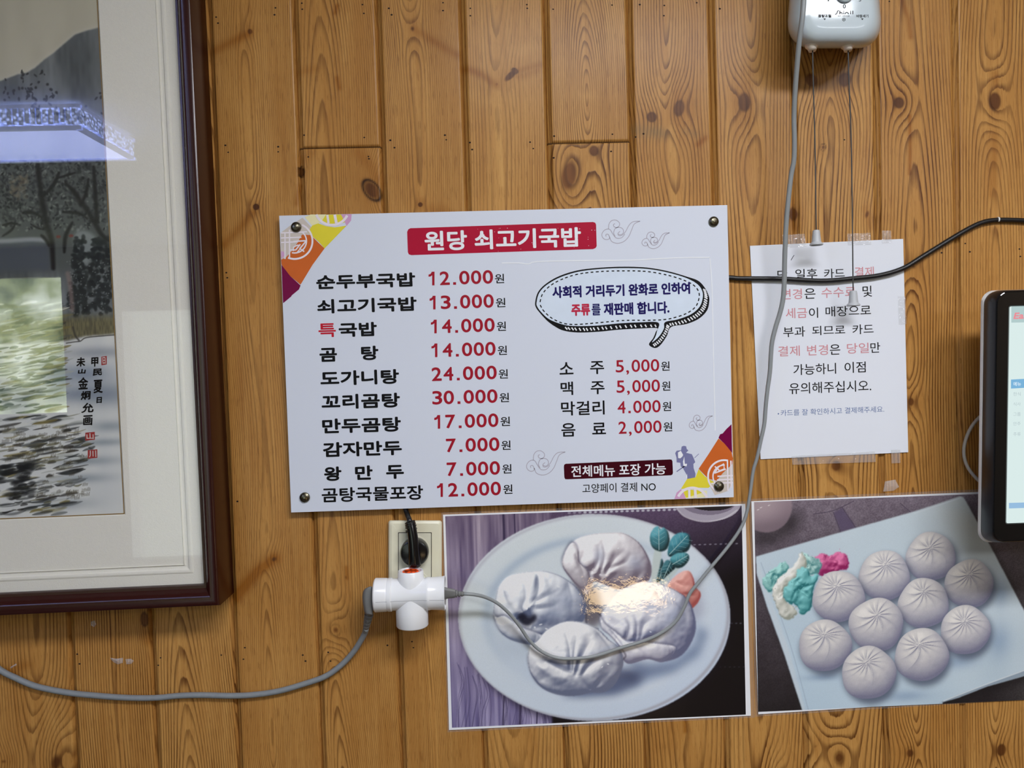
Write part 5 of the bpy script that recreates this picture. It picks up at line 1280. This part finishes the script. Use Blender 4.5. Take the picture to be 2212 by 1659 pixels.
g1 = cr(940, 1080, 3.16)
def G(*p): return g1(*p)
def draw_mandu(r):
    nv = r.noise(150, 9, 21); nw = r.noise(420, 26, 22); nb = r.noise(14, 14, 23); nf = r.noise(700, 700, 24)
    (xa, za), (xb, zb2) = r.w(G((75, 100), (2120, 1560)))
    fx = (r.X-xa)/(xb-xa); fz = (za-r.Z)/(za-zb2)
    v = (nv-.5)*56+(nw-.5)*40
    r.C[..., 0] = 132+v*1.2+fz*22; r.C[..., 1] = 116+v*1.2+fz*30; r.C[..., 2] = 138+v+fz*48
    for x, w_ in ((465, 5), (540, 2.5)): r.stroke(G((x, 90), (x+6, 280), (x, 420)), w_, (44, 34, 66), .8)
    for x, w_ in ((470, 3), (585, 5), (700, 3)): r.stroke(G((x, 1340), (x-4, 1460), (x-8, 1570)), w_, (48, 40, 70), .8)
    rg = np.random.RandomState(3)
    for i in range(34):
        x = 120+rg.rand()*640; y = 1040+x*.45+rg.rand()*60
        r.stroke(G((x, y), (x+rg.uniform(10, 40), y+120), (x+rg.uniform(-10, 40), y+260), (x+rg.uniform(-40, 20), y+480)), rg.uniform(1, 2.4), (86, 78, 116), .55)
    mat_ = r.mask(G((780, 60), (2160, 40), (2180, 1560), (760, 1580), (700, 1400), (2000, 900)))
    m2 = r.mask(G((785, 40), (2200, 40), (2200, 1600), (800, 1600)))
    dk = np.clip(1.05-fz*2.3-np.clip(fx-.75, 0, 1)*1.2, 0.02, 1)
    dk = np.where(fz > .45, np.minimum(dk, .05), dk)
    c = np.stack([10+82*dk+(nf-.5)*16*dk, 8+66*dk+(nf-.5)*16*dk, 14+88*dk+(nf-.5)*16*dk], -1)
    r.put(boxblur(m2, 2), c, 1)
    for i in range(21): r.dot(*G((915+i*36, 88-i*1.1))[0], 3.6, 2.4, (206, 206, 214), .9 if i > 2 else .5)
    for i in range(9): r.dot(*G((1770+i*36, 306-i*1.0))[0], 3.0, 1.6, (150, 146, 160), .7)
    for i in range(4): r.dot(*G((2025+i*30, 842))[0], 2.6, 1.6, (120, 124, 130), .6)
    for i in range(7): r.dot(*G((1915+i*32, 1140))[0], 2.4, 1.3, (70, 74, 78), .5)
    bw = r.mask(G(*circ(1865, 22, 222, 124, 60))); r.put(bw, (176, 168, 182)); r.put(r.mask(G(*circ(1865, 10, 190, 92, 60))), (134, 124, 142)); r.put(r.mask(G(*circ(1890, 8, 170, 66, 50))), (34, 30, 36))
    r.stroke(G((1650, 60), (1700, 110), (1790, 142), (1880, 146), (1980, 120), (2060, 70)), 3, (214, 210, 214), .8)
    # plate
    cx, cy = 1087, 803
    pl = G(*[(cx+928*math.cos(t_), cy+706*math.sin(t_)) for t_ in np.linspace(0, 2*PI, 120)[:-1]])
    sh = r.mask([(x+9, y+12) for x, y in pl]); r.put(boxblur(sh, 8), (14, 10, 22), .6)
    (ox, oz), (ex, _), (_, ez) = r.w(G((cx, cy), (cx+928, cy), (cx, cy+706)))
    X = (r.X-ox)/(ex-ox); Z = (r.Z-oz)/(oz-ez)
    q = np.hypot(X, Z); ang = np.arctan2(Z, X)
    sd = X*.55-Z*.83                                   # towards lower right
    base = np.stack([220-8*sd+6*(nb-.5), 231-5*sd+6*(nb-.5), 240+3*sd+4*(nb-.5)], -1)
    pm = boxblur(r.mask(pl), 1)
    r.put(pm, base)
    r.put(pm*np.exp(-((q-.985)/.016)**2), (176, 176, 186), .75*1)
    r.put(pm*np.clip((q-.93)/.07, 0, 1)*np.clip(-sd+.2, 0, 1), (232, 238, 244), .5)
    # the hollow of the plate
    q2 = np.hypot((X+.012)/.77, (Z-.02)/.74)
    edge = np.exp(-((q2-1.0)/.055)**2)
    r.put(pm*edge*np.clip(-sd+.15, 0, 1), (164, 184, 206), .62)
    r.put(pm*np.exp(-((q2-.93)/.10)**2)*np.clip(sd+.25, 0, 1), (176, 196, 222), .5)
    r.put(pm*np.exp(-((q2-1.10)/.05)**2)*np.clip(sd, 0, 1), (226, 234, 242), .5)
    r.put(pm*boxblur(r.mask(G((1080, 1200), (1280, 1150), (1420, 1180), (1400, 1260), (1230, 1330), (1000, 1345), (860, 1335))), 9), (74, 88, 124), .85)
    r.put(pm*boxblur(r.mask(G((1290, 1080), (1480, 1120), (1640, 1100), (1780, 980), (1800, 860), (1860, 900), (1800, 1060), (1620, 1180), (1400, 1230))), 10), (104, 124, 160), .8)
    r.put(pm*boxblur(r.mask(G((1480, 520), (1800, 560), (1840, 760), (1760, 860), (1560, 600))), 10), (176, 176, 192), .6)
    r.put(pm*boxblur(r.mask(G((930, 540), (1100, 600), (1160, 800), (1080, 880), (1010, 840))), 8), (96, 88, 96), .85)
    r.put(pm*boxblur(r.mask(G((390, 780), (460, 930), (690, 990), (640, 1100), (460, 1050), (380, 880))), 14), (182, 196, 212), .5)
    # greens and pickled ginger
    r.put(boxblur(r.mask(G((1500, 330), (1545, 335), (1522, 560), (1475, 550)), 4), 1), (206, 218, 214)); r.put(boxblur(r.mask(G((1640, 450), (1665, 470), (1560, 580), (1525, 566)), 4), 1), (200, 214, 212))
    for pts, c_, vein in (([(1530, 350), (1480, 320), (1466, 250), (1490, 195), (1520, 180), (1540, 200), (1560, 188), (1590, 220), (1600, 290), (1575, 340)], (66, 126, 136), (1528, 340, 1526, 195)),
                  ([(1560, 440), (1540, 480), (1545, 540), (1510, 560), (1530, 470), (1545, 400)], (34, 66, 72), (1560, 440, 1530, 540)), ([(1580, 410), (1620, 430), (1640, 460), (1600, 500), (1550, 540), (1545, 470)], (40, 84, 92), (1610, 420, 1560, 530)),
                  ([(1590, 380), (1600, 290), (1640, 235), (1690, 222), (1735, 240), (1745, 300), (1720, 350), (1650, 380)], (52, 112, 124), (1600, 370, 1720, 245)), ([(1610, 430), (1610, 390), (1660, 360), (1720, 365), (1735, 400), (1700, 450), (1650, 465)], (60, 120, 128), (1620, 440, 1722, 380))):
        m_ = r.dough(G(*pts), tuple(min(255, v_*1.25) for v_ in c_), tuple(v_*.45 for v_ in c_), [], R=8, bump=.5, seed=int(c_[1]), smooth=5)
        x0, y0, x1, y1 = vein
        r.stroke(G((x0, y0), (x1, y1)), 1.8, (176, 206, 204), .8)
        for f_ in (.25, .45, .65, .82):
            xm, ym = x0+(x1-x0)*f_, y0+(y1-y0)*f_; nx_, ny_ = -(y1-y0)*.28, (x1-x0)*.28
            for sg in (1, -1): r.stroke(G((xm, ym), (xm+sg*nx_+(x1-x0)*.18, ym+sg*ny_+(y1-y0)*.18)), 1.0, (150, 190, 192), .6)
    r.dough(G((1585, 590), (1640, 520), (1700, 484), (1740, 490), (1765, 540), (1775, 590), (1812, 635), (1800, 690), (1750, 742), (1710, 700), (1690, 650), (1620, 635)), (240, 176, 164), (176, 88, 84), [(G((1650, 560), (1700, 580), (1760, 570)), 5, 4), (G((1700, 640), (1760, 650), (1800, 640)), 5, 4)], R=10, seed=9)
    
    # four dumplings
    r.dough(G((868, 440), (905, 330), (960, 270), (1060, 236), (1200, 222), (1290, 228), (1390, 290), (1455, 390), (1478, 480), (1448, 560), (1350, 584), (1250, 610), (1150, 575), (1080, 560), (1045, 640), (1000, 610), (930, 540)), (246, 242, 243), (120, 108, 122),
        [(G((1075, 480), (1110, 400), (1105, 300)), 7, 12), (G((1125, 500), (1150, 380), (1130, 270)), 6, 11), (G((1165, 500), (1220, 400), (1300, 330)), 7, 11), (G((1065, 470), (1030, 540), (1040, 640)), 13, 20), (G((1120, 560), (1100, 500)), 9, 24), (G((1180, 470), (1300, 420), (1330, 350)), 6, 6), (G((950, 460), (990, 400), (1010, 330)), 7, 6), (G((1360, 560), (1400, 480), (1380, 420)), 9, 5)], R=22, seed=3)
    r.dough(G((1126, 800), (1160, 740), (1220, 660), (1300, 600), (1430, 556), (1560, 580), (1680, 640), (1745, 710), (1780, 850), (1755, 960), (1680, 1062), (1560, 1104), (1450, 1085), (1330, 1116), (1285, 1090), (1262, 1010), (1200, 930), (1140, 880)), (243, 243, 249), (104, 108, 138),
        [(G((1300, 960), (1320, 860), (1290, 800)), 7, 11), (G((1370, 950), (1370, 850), (1350, 780)), 7, 13), (G((1400, 945), (1420, 850), (1500, 790)), 7, 13), (G((1240, 960), (1210, 890), (1150, 840)), 8, 9), (G((1310, 975), (1450, 960), (1560, 900), (1620, 840)), 9, 8), (G((1180, 900), (1240, 970), (1270, 1040)), 9, 11), (G((1640, 700), (1700, 780), (1690, 860)), 10, 5), (G((1480, 1060), (1600, 1040), (1700, 950)), 10, 5), (G((1500, 620), (1560, 700), (1660, 690)), 9, 5), (G((1160, 830), (1220, 940), (1300, 1050)), 8, -7)], R=24, seed=6)
    r.dough(G((396, 780), (415, 650), (440, 580), (500, 520), (600, 494), (700, 484), (760, 486), (860, 520), (960, 590), (1025, 690), (1030, 780), (985, 850), (880, 880), (800, 915), (720, 945), (690, 985), (600, 975), (500, 940), (430, 860)), (240, 243, 247), (100, 110, 138),
        [(G((700, 520), (700, 600), (680, 690), (650, 780)), 7, 16), (G((640, 800), (590, 740), (610, 660), (600, 560)), 7, 11), (G((680, 690), (780, 640), (860, 600)), 8, 8), (G((690, 740), (800, 720), (880, 660)), 9, 7), (G((560, 800), (600, 830), (660, 850)), 13, 26), (G((600, 800), (640, 810), (690, 790)), 12, 24), (G((900, 560), (930, 700), (900, 820)), 10, 5), (G((470, 620), (500, 700), (560, 780)), 9, 6), (G((650, 880), (760, 850), (860, 840)), 10, 6), (G((440, 700), (440, 820), (540, 910), (660, 950)), 10, -7)], R=22, seed=12)
    def wing(lit, shade, pts, folds, sd, R=14):
        sh_ = r.mask(G(*[(x-3, y-9) for x, y in pts]), 6); r.put(boxblur(sh_, 3), (84, 88, 116), .8)
        r.dough(G(*pts), lit, shade, folds, R=R, seed=sd)
    def tint(cx, cy, rx, ry, c_, a_):
        (x0, z0), = r.w(G((cx, cy))); r.put(np.exp(-(((r.X-x0)/(rx*.000196))**2+((r.Z-z0)/(ry*.000196))**2)), c_, a_)
    for cx, cy, rx, ry in ((880, 680, 90, 70), (800, 780, 90, 40), (1640, 800, 70, 90), (1480, 720, 80, 40), (1060, 980, 70, 60), (1370, 430, 60, 60), (1120, 380, 40, 60)): tint(cx, cy, rx, ry, (160, 172, 200), .38)
    wing((238, 240, 244), (118, 128, 152), [(396, 770), (420, 800), (470, 790), (540, 830), (600, 870), (690, 905), (735, 935), (690, 985), (600, 978), (500, 945), (430, 880)], [], 61)
    wing((240, 236, 238), (130, 120, 132), [(868, 440), (890, 350), (935, 290), (975, 330), (985, 420), (1040, 480), (1060, 540), (1046, 640), (1000, 612), (930, 540)], [(G((960, 380), (1000, 480), (1030, 580)), 5, 6)], 62)
    wing((240, 240, 246), (112, 114, 142), [(1128, 800), (1165, 850), (1230, 900), (1310, 960), (1420, 968), (1560, 985), (1640, 1010), (1560, 1104), (1450, 1085), (1330, 1116), (1285, 1090), (1255, 1000), (1190, 920), (1140, 880)], [(G((1200, 890), (1270, 980), (1310, 1060)), 5, 7), (G((1300, 960), (1400, 1020), (1450, 1080)), 8, 4)], 63)
    wing((238, 241, 246), (116, 124, 150), [(1010, 1195), (1060, 1120), (1150, 1070), (1240, 1040), (1282, 1090), (1270, 1170), (1230, 1250), (1165, 1305), (1085, 1312), (1040, 1260)], [(G((1090, 1300), (1150, 1200), (1230, 1120)), 7, 5)], 64)
    wing((244, 243, 242), (126, 132, 152), [(640, 1060), (720, 1090), (820, 1120), (900, 1160), (1000, 1205), (1050, 1260), (1078, 1298), (1000, 1325), (880, 1336), (770, 1305), (690, 1245), (645, 1150)], [], 65, 18)
    for pts in (((1010, 1200), (1040, 1240), (1078, 1296)), ((1030, 780), (1040, 860), (1110, 880)), ((1045, 640), (1080, 720), (1130, 790)), ((1280, 1090), (1300, 1060), (1260, 1000))): r.stroke(G(*pts), 4, (52, 54, 76), .55, soft=.9)
    tint(880, 1270, 46, 40, (108, 130, 184), .6); tint(1330, 1200, 90, 46, (60, 74, 110), .55)
    r.put(boxblur(r.mask(G((560, 800), (600, 770), (640, 800), (680, 780), (690, 815), (640, 858), (590, 846)), 5), 3), (24, 26, 44), .92)
    r.dough(G((640, 1010), (700, 960), (760, 890), (880, 832), (1000, 834), (1110, 880), (1190, 955), (1250, 1000), (1282, 1080), (1270, 1160), (1230, 1250), (1165, 1305), (1080, 1312), (960, 1336), (870, 1330), (760, 1300), (690, 1240), (640, 1150)), (243, 244, 246), (108, 116, 142),
        [(G((920, 1160), (910, 1020), (880, 900)), 6, 11), (G((935, 1170), (945, 1020), (960, 920)), 6, 13), (G((960, 1190), (1000, 1060), (1060, 940)), 7, 14), (G((760, 1100), (880, 1160), (1000, 1195)), 8, 13), (G((1000, 1195), (1060, 1120), (1180, 1060), (1250, 1040)), 8, 10), (G((1070, 1300), (1020, 1240), (1000, 1200)), 8, 10), (G((1100, 900), (1180, 1000), (1200, 1060)), 9, 8), (G((700, 1230), (800, 1180), (860, 1190)), 16, 5), (G((1090, 1280), (1180, 1180), (1210, 1110)), 9, 5), (G((700, 1130), (800, 1200), (930, 1230), (1060, 1290)), 9, -7), (G((720, 1080), (760, 980), (860, 890)), 10, -5)], R=22, seed=16)
    rg = np.random.RandomState(5)
    for x, y in ((680, 870), (720, 850), (760, 880), (1080, 1160), (1140, 1140), (1180, 1120), (1040, 1180), (1470, 900), (560, 720), (840, 590), (1250, 330)):
        r.dot(*G((x, y))[0], rg.uniform(2, 4), rg.uniform(1, 2.4), (248, 250, 252), .7, rg.uniform(-1, 1))
q1 = [(957, 1112), (1610, 1088.5), (1622, 1546), (970, 1577)]
poster('laminated photo poster of four steamed dumplings on an oval white plate', q1, [(963, 1115.5), (1598.5, 1092), (1611.5, 1539), (976.5, 1572)],
       [(953, 1107), (1616, 1083), (1631, 1550), (967, 1582)], draw_mandu, P(1290, 1562, .001))

g2 = cr(1600, 1040, 3.191)
def H(*p): return g2(*p)
def draw_buns(r):
    nf = r.noise(900, 900, 31); nb = r.noise(24, 24, 32); nm = r.noise(120, 120, 33)
    (xa, za), (xb, zb2) = r.w(H((90, 150), (2100, 1590)))
    fx = (r.X-xa)/(xb-xa); fz = (za-r.Z)/(za-zb2)
    v = (nf-.5)*34+(nm-.5)*18+(nb-.5)*20
    dk = np.clip(1-fz*.75, .3, 1)
    r.C[..., 0] = (122+v)*dk; r.C[..., 1] = (110+v)*dk; r.C[..., 2] = (122+v)*dk
    r.put(np.clip(fx-.8, 0, 1)*5*np.clip(fz*1.2, 0, 1), (78+(nf[..., None]-.5)*30)*np.array([1, .96, .94]), .9)
    tile = r.mask(H((640, 215), (700, 180), (800, 325), (690, 350))); r.put(boxblur(tile, 2), (92, 80, 108), .8)
    for p_ in ([(500, 225), (640, 200), (780, 135)], [(640, 215), (690, 350)], [(700, 180), (800, 330)], [(1100, 150), (1180, 220)]): r.stroke(H(*p_), 1.8, (70, 60, 78), .7)
    r.put(boxblur(r.mask(H((100, 340), (240, 350), (340, 220), (420, 200), (380, 330), (200, 430), (100, 430))), 14), (34, 30, 34), .9)
    bw = r.mask(H(*circ(175, 170, 178, 180, 60))); r.put(boxblur(bw, 1), (156, 138, 146)); r.put(boxblur(r.mask(H(*circ(140, 130, 120, 120, 40))), 14)*bw, (186, 168, 172), .7); r.put(bw*boxblur(r.mask(H((60, 310), (300, 250), (360, 150), (380, 370), (60, 370))), 12), (112, 96, 106), .7)
    for x, y in ((195, 165), (140, 180), (120, 195)): r.dot(*H((x, y))[0], 3, 1, (236, 228, 226), .8, .3)
    # plate
    top = [(104, 517), (400, 432), (800, 318), (1200, 205), (1400, 140), (1510, 102), (1535, 108), (1560, 150), (1750, 500), (1960, 900), (2110, 1180), (2100, 1290), (1950, 1342), (1700, 1412), (1500, 1490), (1390, 1522), (1390, 1600), (432, 1600), (410, 1530), (300, 1190), (180, 860), (112, 640)]
    und = r.mask(H((1360, 1530), (1540, 1490), (1960, 1345), (2110, 1290), (2110, 1210), (1960, 1300), (1500, 1470))); 
    sh = r.mask(H(*[(x+22, y+30) for x, y in top])); r.put(boxblur(sh, 10), (26, 24, 26), .75)
    pm = boxblur(r.mask(H(*top)), 1)
    c = np.stack([206-12*fz+10*(nb-.5)+6*fx, 222-4*fz+8*(nb-.5), 231+4*fz+6*(nb-.5)-6*fx], -1)
    r.put(pm, c)
    r.put(pm*boxblur(r.mask(H((1390, 150), (1530, 110), (1800, 560), (1640, 500), (1480, 330))), 26), (186, 188, 180), .8)
    r.put(pm*boxblur(r.mask(H((108, 520), (150, 640), (330, 1150), (452, 1600), (425, 1600), (300, 1190), (112, 660))), 2), (214, 226, 234), .8)
    r.stroke(H((140, 560), (340, 1120), (470, 1590)), 2, (166, 186, 204), .6)
    r.put(boxblur(und, 1)*pm, (150, 166, 180), .9); r.stroke(H((1400, 1512), (1700, 1395), (1960, 1300), (2110, 1235)), 2.5, (228, 236, 240), .8)
    r.stroke(H((1200, 220), (1520, 112)), 2.4, (222, 230, 236), .6)
    for cx, cy, rx, ry in ((1790, 770, 60, 90), (1500, 1240, 130, 50), (1140, 1480, 150, 40), (1780, 1100, 80, 120), (560, 1350, 120, 24)):
        (x0, z0), = r.w(H((cx, cy))); r.put(pm*np.exp(-(((r.X-x0)/(rx*.000195))**2+((r.Z-z0)/(ry*.000195))**2)), (136, 160, 190), .55)
    # frilly salad
    rg = np.random.RandomState(8)
    for pts, lit, shade, sd in (([(495, 520), (560, 500), (620, 510), (680, 484), (735, 520), (738, 570), (725, 610), (640, 620), (540, 645), (500, 600)], (222, 110, 160), (150, 36, 96), 1), ([(150, 690), (210, 610), (290, 556), (330, 600), (260, 680), (200, 765)], (160, 216, 210), (70, 140, 140), 2),
            ([(420, 490), (500, 520), (555, 560), (545, 620), (480, 640), (430, 590)], (180, 220, 214), (90, 150, 150), 3), ([(220, 740), (300, 640), (380, 560), (420, 490), (450, 590), (360, 700), (300, 800), (390, 890), (360, 940), (290, 945), (240, 850)], (236, 236, 226), (160, 164, 150), 4),
            ([(290, 770), (330, 690), (380, 660), (400, 600), (450, 596), (480, 650), (545, 640), (500, 740), (490, 860), (420, 920), (380, 850), (320, 830)], (130, 204, 204), (44, 120, 124), 5)):
        p2 = []
        for x, y in catmull(pts, 7, True): p2.append((x+rg.normal(0, 5), y+rg.normal(0, 5)))
        fl = [(H((cx_+rg.normal(0, 40), cy_+rg.normal(0, 40)), (cx_+rg.normal(0, 40), cy_+rg.normal(0, 40)), (cx_+rg.normal(0, 60), cy_+rg.normal(0, 60))), 4, 5) for cx_, cy_ in [(np.mean([p[0] for p in pts]), np.mean([p[1] for p in pts]))]*7]
        r.dough(H(*p2), lit, shade, fl, R=6, bump=1.3, seed=40+sd, smooth=0)
        for _ in range(26):
            x, y = pts[rg.randint(len(pts))]; mx, my = np.mean([p[0] for p in pts]), np.mean([p[1] for p in pts]); f_ = rg.rand()**.6
            r.dot(*H((mx+(x-mx)*f_+rg.normal(0, 8), my+(y-my)*f_+rg.normal(0, 8)))[0], rg.uniform(.6, 2.2), rg.uniform(.6, 1.6), lit if rg.rand() < .6 else shade, .6, rg.uniform(-1, 1))
    # ten pleated buns, back to front
    for cx, cy, R_ in ((1310, 520, 178), (990, 650, 182), (1575, 705, 176), (675, 795, 186), (1260, 840, 182), (1548, 1025, 180), (935, 987, 194), (580, 1132, 188), (1247, 1196, 194), (882, 1320, 194)):
        (ox, oz), = r.w(H((cx, cy))); k = R_*.0001975
        sq = .97
        sm = r.mask(H(*circ(cx+14, cy+26, R_*.98, R_*.98, 40))); r.put(boxblur(sm, 7), (70, 78, 98), .75)
        sl = r.win((ox-k*1.1, oz-k*1.1), (ox+k*1.1, oz+k*1.1))
        X, Z = (r.X[sl]-ox)/k, (r.Z[sl]-oz)/(k*sq)
        wob = 1+.025*np.sin(3*np.arctan2(Z, X)+cx)+.015*np.sin(5*np.arctan2(Z, X)+cy)
        q = np.hypot(X, Z)/wob
        h = np.sqrt(np.clip(1-q*q*.96, 0, 1))*1.0
        ax_, az = rg.uniform(-.12, .06), rg.uniform(.36, .48)
        dx, dz = X-ax_, (Z-az)*1.25
        rr_ = np.hypot(dx, dz); th = np.arctan2(dz, dx)
        n_ = rg.randint(6, 9); ph = rg.uniform(0, 6)
        cr_ = np.cos(n_*th/1.0+ph+rr_*2.2+1.1*np.sin(2*th+ph)+.5*np.sin(th*3))
        amp = np.clip(rr_/.18, 0, 1)*np.exp(-(rr_/(.72+.22*np.sin(th*3+ph)))**3)
        h = h+amp*.062*(1-np.abs(cr_)**.6*1.7)+.05*np.exp(-(rr_/.16)**2)*(1+.6*np.sin(3*th+ph))
        h += .012*vnoise(X.shape, 14, 14, int(cx))
        gz, gx = np.gradient(h, k/.00064 and 1.0)
        s_ = k/.00064
        gx *= s_; gz *= s_
        L = np.array([-.18, .55, .82]); L /= np.linalg.norm(L)
        sh = (-gx*L[0]-gz*L[1]+L[2])/np.sqrt(gx*gx+gz*gz+1)
        sh = np.clip((sh+.10)/1.08, 0, 1)
        lit = np.array([240, 236, 230.]); shade = np.array([130, 130, 154.])
        col = shade+(lit-shade)*sh[..., None]
        col += (np.clip(sh-.93, 0, 1)*120)[..., None]
        col += ((nf[sl]-.5)*5)[..., None]
        al = np.clip((1-q)*s_*.9+.2, 0, 1)[..., None]
        r.C[sl] = r.C[sl]*(1-al)+col*al
q2 = [(1623, 1083), (2278, 1056), (2290, 1500), (1638, 1543)]
poster('laminated photo poster of ten round pleated buns on a white tray', q2, [(1629, 1087), (2272, 1061), (2284, 1495.5), (1645, 1537.5)],
       [(1618, 1078), (2284, 1050), (2296, 1506), (1632, 1548)], draw_buns, P(1960, 1522, .001))
bpy.data.objects.remove(_to); bpy.data.curves.remove(_tc)
